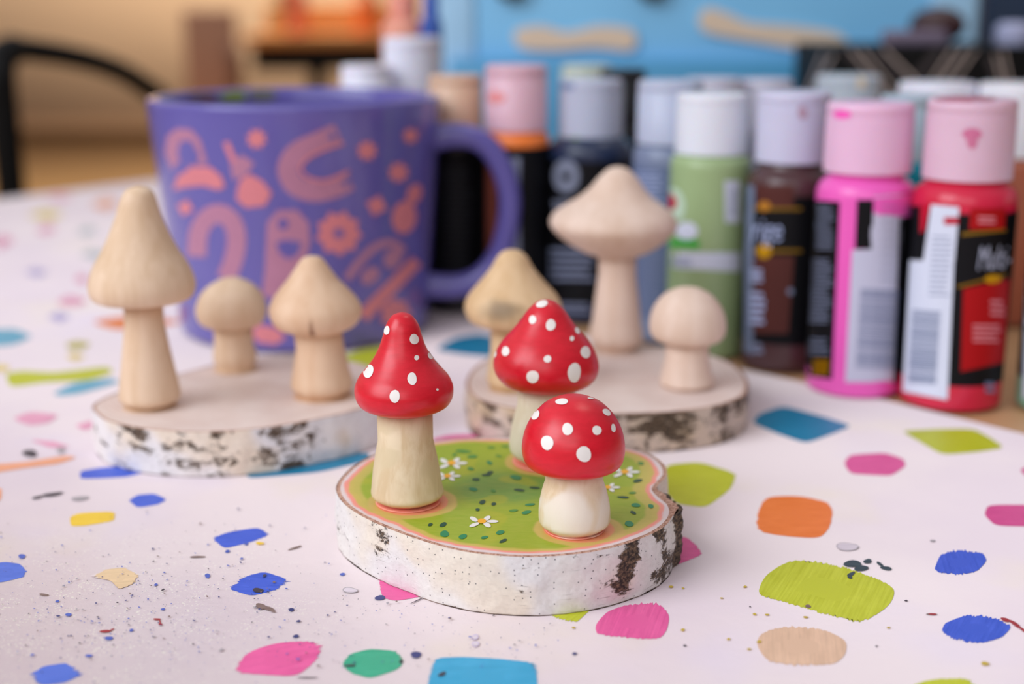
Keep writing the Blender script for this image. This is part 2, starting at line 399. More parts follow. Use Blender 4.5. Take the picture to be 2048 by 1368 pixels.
for a in [
 ('blue', [(160, 942), (200, 936), (262, 930), (300, 942), (255, 954), (205, 957), (160, 958)]),
 ('blue', [(257, 1001), (275, 990), (308, 987), (334, 999), (318, 1009), (275, 1016)]),
 ('blue', [(425, 1076), (458, 1064), (516, 1055), (540, 1070), (500, 1085), (448, 1098)]),
 ('blue', [(458, 1178), (482, 1156), (528, 1143), (578, 1160), (562, 1177), (503, 1193)], -10, .0007),
 ('blue2', [(-30, 1130), (10, 1124), (40, 1128), (54, 1143), (45, 1155), (0, 1166), (-30, 1160)]),
 ('blue2', [(62, 1346), (90, 1332), (135, 1326), (164, 1350), (130, 1366), (80, 1372)], 20, .0008),
 ('yellow', [(140, 1034), (160, 1026), (230, 1023), (228, 1042), (170, 1052), (142, 1053)]),
 ('pink', [(472, 1338), (492, 1306), (550, 1286), (620, 1282), (644, 1294), (632, 1322), (594, 1354), (530, 1350), (478, 1346)], 25, .0008),
 ('mint', [(684, 1328), (700, 1308), (740, 1298), (790, 1302), (806, 1318), (800, 1338), (740, 1358), (700, 1346)], 10, .0003, .3),
 ('cyan', [(870, 1316), (925, 1314), (1000, 1318), (1070, 1326), (1076, 1370), (1070, 1420), (850, 1420), (856, 1366)], 5, .001),
 ('pink', [(755, 1140), (862, 1188), (820, 1198), (790, 1202), (764, 1196)]),
 ('lime', [(1100, 1232), (1140, 1200), (1190, 1210), (1172, 1228), (1152, 1246)], 60, .0012),
 ('pink', [(1192, 1270), (1190, 1250), (1215, 1222), (1260, 1208), (1320, 1206), (1340, 1232), (1334, 1262), (1318, 1280), (1250, 1276)], 75, .0006),
 ('tan', [(1512, 1290), (1520, 1268), (1560, 1253), (1640, 1256), (1694, 1280), (1692, 1310), (1670, 1330), (1600, 1332), (1535, 1326)], 80, .0005),
 ('lime', [(1512, 1190), (1530, 1150), (1580, 1120), (1640, 1124), (1720, 1144), (1794, 1176), (1780, 1212), (1724, 1248), (1650, 1228), (1560, 1202)], 65, .0009),
 ('orange', [(1512, 1064), (1516, 1022), (1532, 993), (1600, 992), (1655, 1004), (1666, 1022), (1660, 1056), (1640, 1078), (1570, 1073)], 0, .0003, .3),
 ('lime', [(1330, 930), (1400, 924), (1474, 948), (1462, 978), (1412, 1016), (1352, 1008), (1330, 980)], 0, .0004),
 ('teal', [(1504, 846), (1518, 828), (1566, 812), (1640, 832), (1705, 852), (1660, 870), (1612, 887), (1560, 870)], 0, .0002, .2),
 ('lime', [(1802, 862), (1880, 858), (1950, 858), (2012, 896), (1950, 905), (1884, 910), (1840, 884)], 0, .0005),
 ('pink', [(1688, 926), (1700, 910), (1770, 906), (1806, 918), (1812, 932), (1792, 946), (1780, 952), (1700, 948)], 0, .0003, .3),
 ('pink2', [(1968, 1030), (1976, 1010), (2080, 1010), (2080, 1054), (1990, 1052)], 0, .0003, .3),
 ('pink2', [(2040, 940), (2060, 930), (2080, 950), (2060, 962)]),
 ('pink2', [(1330, 1085), (1372, 1072), (1408, 1108), (1356, 1130), (1320, 1136)], 0, .0004),
 ('blue', [(1868, 1140), (1880, 1110), (1910, 1101), (1966, 1106), (1974, 1122), (1955, 1143), (1920, 1150), (1880, 1146)], 80, .0006),
 ('blue', [(1882, 1264), (1890, 1246), (1935, 1230), (1990, 1236), (2024, 1254), (2004, 1276), (1960, 1288), (1912, 1280)], 60, .0007),
 ('lime', [(1820, 1372), (1860, 1360), (1930, 1356), (1960, 1380), (1880, 1400)], 60, .0009),
 ('teal', [(490, 950), (520, 930), (660, 912), (740, 905), (735, 922), (640, 945), (500, 957)], 0, .0002, .2),
 ('teal', [(868, 700), (910, 676), (960, 668), (1010, 680), (1000, 715), (930, 710)], 0, .0002, .2),
 ('teal', [(1230, 700), (1330, 690), (1340, 720), (1260, 740)], 0, .0002, .2),
 ('lime', [(660, 720), (720, 700), (790, 690), (800, 730), (740, 752), (690, 755)], 0, .0003, .3),
 ('pink', [(860, 880), (900, 870), (1040, 868), (1060, 892), (900, 900)], 0, .0003, .3),
 ('lime', [(10, 748), (40, 742), (110, 746), (215, 733), (228, 745), (180, 762), (90, 765), (20, 775)], 0, .0003, .4),
 ('paleblue', [(105, 788), (150, 765), (225, 757), (240, 765), (160, 788), (120, 792)], 0, .0003, .5),
 ('paleblue', [(-20, 660), (30, 658), (66, 673), (30, 690), (-20, 694)], 0, .0002, .4),
 ('orange', [(180, 644), (240, 634), (300, 634), (370, 644), (300, 656), (230, 660)], 0, .0002, .4),
 ('olive', [(130, 690), (150, 682), (182, 686), (170, 698), (140, 700)], 0, .0002, .3),
 ('paleyellow', [(130, 712), (150, 706), (172, 714), (150, 724)], 0, .0002, .5),
 ('paleyellow', [(-20, 730), (15, 730), (20, 742), (-20, 746)], 0, .0002, .5),
 ('palepink', [(112, 604), (140, 590), (176, 600), (160, 612), (125, 612)], 0, .0002, .4),
 ('palelilac', [(94, 634), (115, 624), (142, 632), (120, 646)], 0, .0002, .4),
 ('palelilac', [(48, 545), (70, 536), (98, 544), (75, 556)], 0, .0002, .4),
 ('palepink', [(24, 838), (60, 824), (118, 830), (100, 846), (60, 852)], 0, .0002, .5),
 ('palepink', [(150, 852), (180, 842), (196, 850), (170, 862)], 0, .0002, .6),
 ('palegrey', [(158, 510), (180, 500), (215, 508), (200, 520)], 0, .0002, .5),
 ('palegrey', [(150, 464), (180, 452), (196, 462), (170, 472)], 0, .0002, .5),
 ('paleyellow', [(52, 432), (90, 418), (130, 428), (100, 442)], 0, .0002, .6),
 ('paleorange', [(180, 408), (215, 396), (240, 404), (210, 422)], 0, .0002, .5),
 ('palepink', [(-20, 480), (10, 470), (30, 482), (0, 500)], 0, .0002, .5),
 ('palepink', [(70, 462), (95, 448), (115, 458), (90, 470)], 0, .0002, .6),
 ('palepink', [(90, 395), (120, 388), (150, 394), (120, 402)], 0, .0002, .6),
 ('palepink', [(148, 560), (160, 548), (178, 556), (165, 570)], 0, .0002, .5),
 ('paleorange', [(-20, 930), (50, 925), (130, 912), (155, 915), (120, 928), (40, 938), (-20, 948)], 0, .0004, .4),
 ('paleorange', [(-20, 975), (4, 978), (2, 1000), (-20, 1010)]),
 ('palepink', [(60, 880), (110, 884), (140, 894), (100, 896)], 0, .0003, .7),
 ('ochre', [(182, 1154), (210, 1140), (250, 1136), (276, 1152), (268, 1168), (238, 1180), (222, 1162)], 10, .0012, 1.1),
]: daub(*a)
rw_ = random.Random(5); placed = []
for i in range(900):                  # the rest of the sheet is daubed too
    x, y = rw_.uniform(-.8, .45), rw_.uniform(.08, 1.1)
    rel = Vector((x, y, 0))-O; a_ = rel.dot(e1); b_ = rel.dot(e2)
    t_ = y*C+HC*S; px = 1024+F*x/t_; py = 684+F*((HC/t_-S)/C)
    if -90 < px < 2140 and py < 1470: continue
    if b_ < .03 or a_ < -.7 or a_ > .1 or x+y > .58 or y < .08+max(0, -x-.5)*1.3: continue
    if any(math.hypot(x-q[0], y-q[1]) < .036 for q in placed) or len(placed) > 95: continue
    placed.append((x, y)); w_, h_ = rw_.uniform(.007, .014), rw_.uniform(.005, .011); an = rw_.uniform(0, math.pi)
    ring = [Vector((x+w_*rw_.uniform(.8, 1.1)*math.cos(q)*math.cos(an)-h_*math.sin(q)*math.sin(an), y+w_*math.cos(q)*math.sin(an)+h_*rw_.uniform(.8, 1.1)*math.sin(q)*math.cos(an), 0)) for q in [k*math.pi/4+.4 for k in range(8)]]
    daub(rw_.choice(['blue', 'pink', 'lime', 'teal', 'orange', 'yellow', 'mint', 'tan', 'cyan', 'pink2']), ring, math.degrees(an), .0006)
def spot(c, cx, cy, rx, ry, ang=0, wob=.12):
    LV[0] += 1; z = .00018+LV[0]*.0000004
    P = [at(*p) for p in ell(cx, cy, rx, ry, ang, 12, wob)]
    sheet.add([(p.x, p.y, z) for p in P], [tuple(range(12))[::-1]], smi(c), [(p.x, p.y, 0) for p in P])
for a in [
 ('navy', 832, 1311, 12, 6), ('navy', 760, 1197, 10, 5), ('navy', 592, 1274, 6, 3.4), ('navy', 583, 1221, 6, 3.2), ('ink', 516, 1182, 10, 5), ('midblue', 415, 1153, 6, 4),
 ('midblue', 218, 1278, 8, 4), ('midblue', 137, 1231, 6, 3.5), ('midblue', 263, 1262, 4.5, 2.6), ('midblue', 178, 1313, 7, 3), ('midblue', 44, 1114, 8, 4),
 ('midblue', 312, 1171, 4, 2.4), ('midblue', 326, 1220, 4, 2.4), ('midblue', 115, 1204, 4, 2.2), ('midblue', 455, 1104, 5, 3), ('midblue', 685, 1150, 5, 3),
 ('brown', 522, 1214, 12, 5, 15), ('brown', 538, 1219, 11, 4, 10), ('brown', 547, 1225, 6, 1, 10), ('brown', 88, 1191, 9, 2.4, 5), ('brown', 395, 1115, 16, 1.8, -3),
 ('brown', 590, 1097, 16, 1.6, -18), ('red', 314, 1240, 7, 2, 0), ('red', 320, 1245, 1.6, 6, -20), ('red', 321, 1250, 5, 1.6, 10), ('red', 210, 1264, 12, 2.4, -5),
 ('red', 222, 1262, 7, 1.6, -30), ('ink', 105, 990, 20, 4, -8), ('ink', 75, 996, 10, 3, -8), ('grey', 160, 998, 20, 4, -5), ('ink', 60, 908, 16, 7, 0), ('grey', 122, 902, 10, 6, 0),
 ('darkgreen', 1705, 1129, 18, 7, 5), ('darkgreen', 1722, 1138, 14, 6, -10), ('darkgreen', 1735, 1124, 8, 5, 0), ('darkgreen', 1702, 1150, 8, 4, -30), ('darkgreen', 1772, 1138, 11, 4, 12),
 ('darkgreen', 1760, 1130, 8, 3, 30), ('darkgreen', 1700, 1156, 5, 3), ('brown', 1616, 1214, 6, 3.2), ('ink', 1812, 1203, 3, 1.6), ('ink', 1500, 1215, 2, 1.2), ('ink', 1753, 1294, 2.4, 1.4),
 ('ink', 1369, 1293, 3, 1.6), ('ink', 1370, 1293, 3, 1.6), ('navy', 1149, 1309, 5, 2.4), ('brown', 1863, 1230, 12, 1.6, 2), ('red', 1865, 1230, 9, 1.6, 2),
 ('red', 2010, 1241, 10, 3.4, 15), ('red', 2030, 1250, 16, 3.4, 32), ('red', 2050, 1264, 14, 3.2, 34),
 ('mustard', 1534, 1231, 4, 2), ('mustard', 1509, 1230, 4, 2), ('mustard', 1490, 1175, 4, 2), ('mustard', 1611, 1236, 4.5, 2.2), ('mustard', 1518, 1285, 5, 2.6), ('mustard', 1970, 1329, 8, 4),
 ('mustard', 1777, 1257, 3.4, 1.8), ('mustard', 1457, 1280, 4, 2), ('mustard', 1498, 1300, 4, 2), ('mustard', 1443, 1198, 3, 1.4), ('mustard', 1365, 1262, 4, 2), ('mustard', 1342, 1175, 5, 2),
 ('mustard', 1147, 1257, 4, 1.6), ('mustard', 1366, 1261, 4, 2), ('mustard', 1366, 1178, 3, 1.4), ('ink', 884, 1350, 8, 4, -20), ('ink', 700, 1333, 11, 2.4, 0), ('ink', 802, 1325, 4, 3, -30),
 ('darkgreen', 1460, 1196, 0.1, .1), ('grey', 700, 1182, 15, 6), ('lake', 700, 1182, 13, 5), ('lilac', 950, 1276, 7, 6), ('lake', 950, 1276, 5, 4), ('lilac', 951, 1290, 7, 6), ('lake', 951, 1290, 5, 4),
 ('grey', 1694, 1095, 21, 9), ('lake', 1694, 1095, 19.5, 8), ('ink', 834, 1203, 14, 1, -24), ('ink', 615, 1357, 20, 1.2, 0),
 ('yellow', 520, 1088, 8, 3), ('midblue', 492, 1089, 4, 3), ('grey', 1865, 1083, 5, 2.4),
 ]: spot(*a)
rnd = random.Random(11)
for i in range(1000):
    if i < 700: px, py = rnd.gauss(250, 210), rnd.gauss(1225, 72)
    elif i < 820: px, py = rnd.uniform(0, 820), rnd.uniform(1020, 1360)
    else: px, py = rnd.uniform(560, 1120), rnd.uniform(1200, 1340)
    if px < -20 or px > 1130 or py < 1020 or py > 1375: continue
    if px > 690 and py < 1215+min(0, (px-900)*.1): continue
    r = min(4.0, .85*math.exp(rnd.gauss(0, .5)))
    spot(rnd.choice(['navy', 'midblue', 'ink', 'navy', 'midblue', 'grey', 'brown']), px, py, r*1.25, r*.62, rnd.uniform(-20, 20), .15)
sh = link('painted_paper', sheet, SM, None, (0, 0, 0))
tag(sh, 'big white sheet of paper covered in bright paint daubs and specks', 'paper')
# ================================================================= WOOD SLICES
def outline(pts, h, n=720, k=24):
    P = [at(x, y, h) for x, y in pts]
    Q = cat(P, k, True)
    L = [0]
    for i in range(len(Q)): L.append(L[-1]+(Q[(i+1) % len(Q)]-Q[i]).length)
    out = []; j = 0
    for i in range(n):
        d = L[-1]*i/n
        while L[j+1] < d: j += 1
        out.append(Q[j % len(Q)].lerp(Q[(j+1) % len(Q)], (d-L[j])/(L[j+1]-L[j]+1e-12)))
    ar = sum(out[i].x*out[(i+1) % n].y-out[(i+1) % n].x*out[i].y for i in range(n))
    if ar < 0: out = out[::-1]
    return out, L[-1]
def wood_slice(label, pts, h, barkm, topm, dark, thick=.0012, rough=lambda p: 0, painted=None, n=720, names=None):
    out, per = outline(pts, h, n)
    ctr = sum(out, Vector((0, 0, 0)))/n
    T = thing('wood_slice', label, 'wood slice', (ctr.x, ctr.y, 0))
    nor = []
    for i in range(n):
        d = out[(i+2) % n]-out[i-2]; nor.append(Vector((d.y, -d.x, 0)).normalized())
    m = MB(); R = 22; rows = []; at_ = []
    us = [per*i/n for i in range(n+1)]
    for r in range(R+1):
        z = h*r/R; line = []
        for i in range(n+1):
            p = out[i % n]; nn = nor[i % n]
            rg = rough(p); q = Vector((p.x*1, p.y*1, z))
            nz = noise.fractal(q*180, 1, 2, 4)*.00035 + rg*(.7+noise.fractal(q*190, 1, 2, 3)*.6)
            bulge = .0004*math.sin(math.pi*z/h)
            off = bulge+nz
            if r == 0: off -= .00015
            if r == R: off = nz*.5 if rg > 0 else 0
            zz = z-(.001*min(1, rg/.002) if r == R else 0)
            line.append((p.x+nn.x*off, p.y+nn.y*off, zz)); at_.append((us[i], z, dark(p, z)))
        rows.append(line)
    m.grid(rows, 0, False, at_)
    # cut edge of the bark: thin reddish inner-bark ring on the top face
    t0 = [Vector(x) for x in rows[-1]]
    ri = []
    for s_ in (0, .5, 1):
        ri.append([(t0[i].lerp(Vector((out[i % n].x, out[i % n].y, h))-nor[i % n]*thick, s_)).to_tuple()[:2]+(h-(.0002 if s_ < 1 else 0),) for i in range(n+1)])
    m.grid(ri, 1, False, [(us[i], 0, s_) for s_ in (0, .5, 1) for i in range(n+1)])
    m.add([(p.x, p.y, 0) for p in out], [tuple(range(n))[::-1]], 1)
    t = MC.get('inner_bark')
    if t is None:
        q = NT('inner_bark'); o = q.obj()
        t = MC['inner_bark'] = q.done(q.mix(q.step(q.noise(o, 1400, 4, .7), .35, .65), lin((150, 104, 84)), lin((214, 176, 156))), .7, .2)
    link('bark', m, [barkm, t], T)
    inner = [out[i]-nor[i]*thick for i in range(n)]
    m = MB(); K = 110 if painted else 12
    vs = [(ctr.x, ctr.y, h)]
    for k in range(1, K+1):
        s_ = (k/K)
        vs += [(ctr.x+(p.x-ctr.x)*s_, ctr.y+(p.y-ctr.y)*s_, h) for p in inner]
    fs = [(0, 1+j, 1+(j+1) % n) for j in range(n)]
    for k in range(K-1):
        fs += [(1+k*n+j, 1+(k+1)*n+j, 1+(k+1)*n+(j+1) % n, 1+k*n+(j+1) % n) for j in range(n)]
    col = None
    if painted:
        V = np.array(vs)[:, :2]; I = np.array([(p.x, p.y) for p in inner])
        B = np.roll(I, -1, 0); dist = np.full(len(V), 9.0)
        for a in range(0, n, 2):
            dd = np.hypot(V[:, 0]-I[a, 0], V[:, 1]-I[a, 1]); dist = np.minimum(dist, dd)
        dist[-n:] = 0
        col = painted(V, dist)
    m.add(vs, fs, 0, None, col)
    return T, m, out, ctr
H1, H2, H3 = .0156, .0151, .0139
front_pts = [(672, 975), (684, 953), (708, 931), (745, 910), (800, 893), (871, 881), (948, 875), (1018, 874), (1100, 876), (1180, 882), (1256, 895), (1301, 908), (1326, 926),
             (1334, 948), (1320, 966), (1312, 978), (1324, 993), (1342, 1008), (1347, 1027), (1334, 1048), (1300, 1070), (1236, 1092), (1162, 1107), (1062, 1114), (963, 1108),
             (888, 1094), (814, 1071), (749, 1045), (705, 1021), (680, 998)]
left_pts = [(185, 813), (200, 800), (234, 785), (300, 765), (380, 742), (460, 722), (530, 712), (600, 710), (680, 718), (745, 735), (785, 760), (790, 785), (765, 803), (712, 820), (665, 832),
            (571, 850), (478, 861), (384, 864), (290, 858), (220, 843), (194, 828)]
right_pts = [(934, 758), (950, 735), (985, 715), (1050, 698), (1130, 688), (1210, 685), (1294, 690), (1370, 700), (1430, 712), (1470, 730), (1494, 758), (1492, 785), (1465, 802), (1421, 814), (1353, 823),
             (1262, 828), (1150, 829), (1060, 822), (990, 810), (950, 795), (934, 778)]
stemA = at(*c1.p(355, 852), H1); stemB = at(*c1.p(910, 690), H1); stemC = at(*c1.p(1023, 962), H1)
# --- painted meadow colours (paint bands follow the rim and ring each stem)
def meadow(V, dist):
    n = len(V); nz = np.array([noise.noise(Vector((x*220, y*220, 1))) for x, y in V]); nb = np.array([noise.noise(Vector((x*55, y*55, 4))) for x, y in V])
    n2 = np.array([noise.noise(Vector((x*110, y*110, 9))) for x, y in V])
    def sm(x, a, b):
        t = np.clip((x-a)/(b-a), 0, 1); return (t*t*(3-2*t))[:, None]
    L = lambda c: np.array(lin(c)[:3])[None, :]
    col = L((152, 176, 38))*np.ones((n, 1))
    ctr = V.mean(0)
    mid = np.exp(-(((V[:, 0]-.002)/.020)**2+((V[:, 1]-.352)/.016)**2)/1.0)+nb*.35
    col = col+(L((112, 160, 62))-col)*sm(mid, .25, .8)
    col = col+(L((180, 182, 34))-col)*sm(n2, .15, .4)*.5
    d = dist*1000+nz*.6+nb*1.1
    wide = 1.6*np.clip((V[:, 0]-.01)/.03, 0, 1)+1.2*np.clip(-(V[:, 0]+.02)/.02, 0, 1)
    col = col+(L((206, 182, 70))-col)*(1-sm(d, 3.0+0*wide, 4.8)+0*d[:, None])*1.0
    col = col+(L((206, 188, 96))-col)*(1-sm(d-wide*1.6, 3.2, 4.4))*.8
    for (p, r) in ((stemA, .0093), (stemB, .0103), (stemC, .0088)):
        q = np.hypot(V[:, 0]-p.x-.001, V[:, 1]-p.y)*1000-r*1000
        q = q+nz*.5+nb*.9
        col = col+(L((214, 184, 104))-col)*(1-sm(q, 2.4, 3.4))*.85
        col = col+(L((250, 130, 120))-col)*(1-sm(q, .1, .7))*.65
    col = col+(L((250, 152, 140))-col)*(1-sm(d, 2.0, 2.7))
    col = col+(L((232, 216, 218))-col)*(1-sm(d, .9, 1.4))
    return [tuple(c) for c in col]
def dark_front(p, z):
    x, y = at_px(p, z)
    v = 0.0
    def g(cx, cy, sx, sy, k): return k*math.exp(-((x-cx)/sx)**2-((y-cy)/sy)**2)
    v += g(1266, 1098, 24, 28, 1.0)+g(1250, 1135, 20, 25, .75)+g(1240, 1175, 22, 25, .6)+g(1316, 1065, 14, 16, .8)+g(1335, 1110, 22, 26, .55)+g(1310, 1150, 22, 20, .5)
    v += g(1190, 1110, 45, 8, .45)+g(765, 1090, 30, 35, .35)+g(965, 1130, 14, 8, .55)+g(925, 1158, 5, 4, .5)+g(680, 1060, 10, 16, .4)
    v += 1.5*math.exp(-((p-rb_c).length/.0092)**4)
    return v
def at_px(p, z):
    t_ = p.y*C+(HC-z)*S; vv = ((HC-z)/t_-S)/C
    return 1024+F*p.x/t_, 684+F*vv
rb_c = at(1341, 1000, H1)
def rough_front(p): return .0040*math.exp(-((p-rb_c).length/.0085)**4)
bf = bark_mat('front_bark', True, (236, 231, 226), (232, 227, 226), (236, 224, 208))
bl = bark_mat('left_bark', False, (238, 232, 230), (228, 226, 230), (234, 218, 200), .02)
br = bark_mat('right_bark', False, (222, 200, 178), (206, 188, 176), (200, 176, 146), .03)
t = NT('meadow_paint'); a = t.attr('pcol'); o = t.obj()
s = t.noise(t.scale(o, (250, 700, 1)), 1, 4, .6)
mead = t.done(t.mix(t.math('MULTIPLY', t.math('SUBTRACT', s, .35), .35), a.outputs['Color'], lin((236, 216, 120))), .38, .45)
t.bump(s, .12, .0003)
LF1 = plain('leaf_dark', (24, 78, 58), .4); LF2 = plain('leaf_mid', (38, 138, 88), .4); LF3 = plain('leaf_soft', (78, 146, 66), .4); PET = plain('petal_white', (240, 240, 234), .45); EYE = plain('daisy_eye', (248, 180, 40), .45)
T1, top1, out1, ctr1 = wood_slice('birch slice in front, its top painted as a green daisy meadow with a pink edge', front_pts, H1, bf, mead, dark_front, .0012, rough_front, meadow)
def flat(mb, pts, mi, h):
    P = [at(x, y, h) for x, y in pts]; mb.add(P, [tuple(range(len(P)))[::-1]], mi)
for i, (x, y, rx, ry, an) in enumerate([(190, 92, 70, 12, 5), (265, 135, 45, 14, -5), (118, 120, 20, 10, -20), (405, 185, 25, 14, 20), (252, 235, 28, 14, 5), (380, 285, 40, 10, 0), (410, 265, 28, 12, -10),
    (295, 322, 33, 11, 0), (272, 402, 34, 15, 10), (437, 415, 22, 12, 15), (622, 305, 52, 18, 8), (650, 409, 46, 11, 8), (775, 390, 42, 10, 3), (347, 508, 26, 18, -20), (440, 523, 20, 14, -20),
    (308, 570, 17, 12, 0), (738, 528, 40, 10, -5), (603, 577, 40, 10, -5), (707, 592, 42, 14, -12), (25, 692, 30, 17, -20), (37, 768, 37, 26, -10), (187, 790, 33, 20, -15), (365, 797, 32, 11, -10),
    (493, 757, 37, 16, -10), (517, 825, 35, 12, -25), (1645, 190, 28, 13, 5), (1620, 333, 42, 13, -10), (1578, 432, 30, 9, 0), (1500, 468, 48, 10, 5), (1605, 533, 38, 16, 8), (1728, 541, 22, 18, 20),
    (1583, 594, 26, 12, 20), (1550, 685, 38, 22, 15), (420, 60, 30, 8, 0), (-80, 692, 20, 12, -15), (540, 50, 40, 8, 0), (480, 130, 26, 8, 10)]):
    dk = i in (5, 6, 7, 11, 12, 13, 14, 15, 19, 24, 26, 28, 31, 34); mid = i in (3, 8, 10, 16, 18, 20, 21, 22, 23, 29, 30, 32)
    flat(top1, ell(*c9.p(x, y), rx*c9.k, ry*c9.k, an, 14, .06), 1 if dk else 2 if mid else 3, H1+.00012)
def daisy(cx, cy, k):
    for dx, dy, an, rx, ry in ((-66, -15, 25, 36, 17), (42, -22, -28, 32, 17), (88, 3, 0, 48, 12), (42, 30, 28, 34, 18), (-62, 30, -20, 44, 14)):
        x, y = c9.p(cx+dx*k, cy+dy*k); flat(top1, ell(x, y, rx*k*c9.k, ry*k*c9.k, an, 14), 4, H1+.00018)
    x, y = c9.p(cx, cy); flat(top1, ell(x, y, 36*k*c9.k, 20*k*c9.k, 0, 14), 5, H1+.00026)
for a in ((343, 663, 1), (95, 185, .95), (62, 292, .8), (1515, 258, .9), (1375, 385, .75)): daisy(*a)
ob = link('painted_top', top1, [mead, LF1, LF2, LF3, PET, EYE], T1); ob['label'] = 'top painted green with white daisies, leaf dashes and a pink edge'
t = NT('slice_top_wood'); o = t.obj()
ln = t.n('ShaderNodeVectorMath', operation='LENGTH'); t.l(t.scale(o, (1, 1.25, 0)), ln.inputs[0])
rg = t.math('SINE', t.math('MULTIPLY', t.math('ADD', ln.outputs['Value'], t.math('MULTIPLY', t.noise(o, 30, 3), .004)), 2600))
topw = t.done(t.mix(t.step(t.math('ADD', t.math('MULTIPLY', rg, .15), t.noise(o, 90, 4)), .3, .75), lin((222, 200, 190)), lin((234, 218, 210))), .6, .3)
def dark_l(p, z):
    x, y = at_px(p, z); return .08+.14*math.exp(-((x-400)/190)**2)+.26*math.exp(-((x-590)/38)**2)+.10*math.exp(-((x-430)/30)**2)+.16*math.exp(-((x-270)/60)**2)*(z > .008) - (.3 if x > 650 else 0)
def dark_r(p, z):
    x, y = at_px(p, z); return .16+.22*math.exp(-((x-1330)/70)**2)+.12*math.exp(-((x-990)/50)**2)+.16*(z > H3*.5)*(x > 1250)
T2, top2, out2, ctr2 = wood_slice('bare birch slice at left in front of the purple mug', left_pts, H2, bl, topw, dark_l, .001, n=480)
link('wood_top', top2, topw, T2)
T3, top3, out3, ctr3 = wood_slice('bare birch slice with darker blotched bark in front of the paint bottles', right_pts, H3, br, topw, dark_r, .0012, n=480)
link('wood_top', top3, topw, T3)
# ================================================================= MUSHROOMS
red = NT('red_paint'); o = red.obj()
s = red.noise(red.scale(o, (300, 300, 900)), 1, 4, .6)
red.bump(s, .06, .0003)
redm = red.done(red.mix(red.step(s, .25, .8), lin((206, 6, 32)), lin((220, 16, 42))), red.math('ADD', .22, red.math('MULTIPLY', red.noise(o, 200, 3), .22)), .55)
dotw = plain('dot_white', (238, 232, 226), .45)
def painted_stem(name, tintA, tintB, patch, seed):
    t = NT(name); o = t.obj()
    g = t.noise(t.scale(o, (260, 260, 80), (seed, 0, 0)), 1, 5, .6, .5)
    b = t.noise(t.scale(o, (70, 70, 50), (seed, seed, 0)), 1, 2, .5, .8)
    c = t.mix(t.step(g, .35, .65), lin(tintA), lin(tintB))
    c = t.mix(t.math('MULTIPLY', t.step(b, .46, .56), .8), c, lin(patch))
    sp = t.n('ShaderNodeSeparateXYZ'); t.l(o, sp.inputs[0])
    lowz = t.math('ADD', sp.outputs[2], t.math('MULTIPLY', t.math('SUBTRACT', b, .5), .004))
    c = t.mix(t.step(lowz, .0012, .0002), c, lin((246, 156, 136)))
    t.bump(g, .2, .0004); return t.done(c, .5, .4)
def mushroom(label, group, cap_rows, stem_rows, cr, base_c, h, capm, stemm, dots=(), name='wooden_mushroom', capname='cap'):
    bp = at(*cr.p(*base_c), h); Y = bp.y
    T = thing(name, label, 'mushroom', (bp.x, bp.y, h), group)
    st = profile(Y, stem_rows, cr); st[0].y = h+.0002
    st = [Vector((v.x, v.y, v.z)) for v in sorted(st, key=lambda q: q.y)]
    m = MB(); topst = st[-1]
    P = [(st[0].x*.0, st[0].y, st[0].z, Y), (st[0].x*.93, st[0].y, st[0].z, Y)]
    sm = cat(st, 6); sm[0].x *= .975
    P += [(v.x, max(v.y, h+.0002+.0002*(i > 0)), v.z, Y) for i, v in enumerate(sm)]
    cp = profile(Y, cap_rows, cr); cp.sort(key=lambda q: q.y)
    ztop = max(topst.y+.001, cp[0].y+.0016); zc_ = cp[0].z
    P += [(topst.x, ztop, (topst.z+zc_)/2, Y), (0, ztop, (topst.z+zc_)/2, Y)]
    m.lathe(P, 72); link('stem', m, stemm, T)
    m = MB(); c = cat(cp, 6)
    P = [(0, cp[0].y+.0008, cp[0].z, Y), (cp[0].x*.55, cp[0].y+.0004, cp[0].z, Y), (cp[0].x*.9, cp[0].y, cp[0].z, Y)]+[(v.x, v.y, v.z, Y) for v in c]
    m.lathe(P, 96)
    bv = m.bvh()
    for (x, y, rx, ry, an) in dots:
        X, Yp = cr.p(x, y); blob(m, bv, ell(X, Yp, rx*cr.k, ry*cr.k, an, 20, .04), 1, .00014)
    if dots:                          # dots round the far side too
        rn = random.Random(int(base_c[0])); ax = Vector((cp[0].z, Y, 0)); hs = (cp[0].y, cp[-1].y)
        for i in range(11):
            a = math.radians(rn.uniform(15, 165)); zz = hs[0]+(hs[1]-hs[0])*rn.uniform(.15, .85); r = rn.uniform(.0006, .0015)
            src = ax+Vector((math.cos(a)*.1, math.sin(a)*.1, zz)); dr = (ax+Vector((0, 0, zz))-src).normalized(); sd = Vector((-dr.y, dr.x, 0))
            ring = []
            for q in range(15):
                off = (sd*math.cos(q*2*math.pi/14)+Vector((0, 0, 1))*math.sin(q*2*math.pi/14))*r if q else Vector((0, 0, 0))
                hh = bv.ray_cast(src+off, dr)
                if hh[0] is None: break
                ring.append(tuple(hh[0]-dr*.0002))
            if len(ring) == 15: m.add(ring, [(0, 1+j, 1+(j+1) % 14) for j in range(14)], 1)
    link(capname, m, [capm, dotw] if dots else [capm], T)
    return T
G1 = 'red capped mushrooms on the painted slice'; G2 = 'bare wooden mushrooms on the left slice'; G3 = 'bare wooden mushrooms on the right slice'
def apex(x, y, w=4): return (x-w, x+w, y)
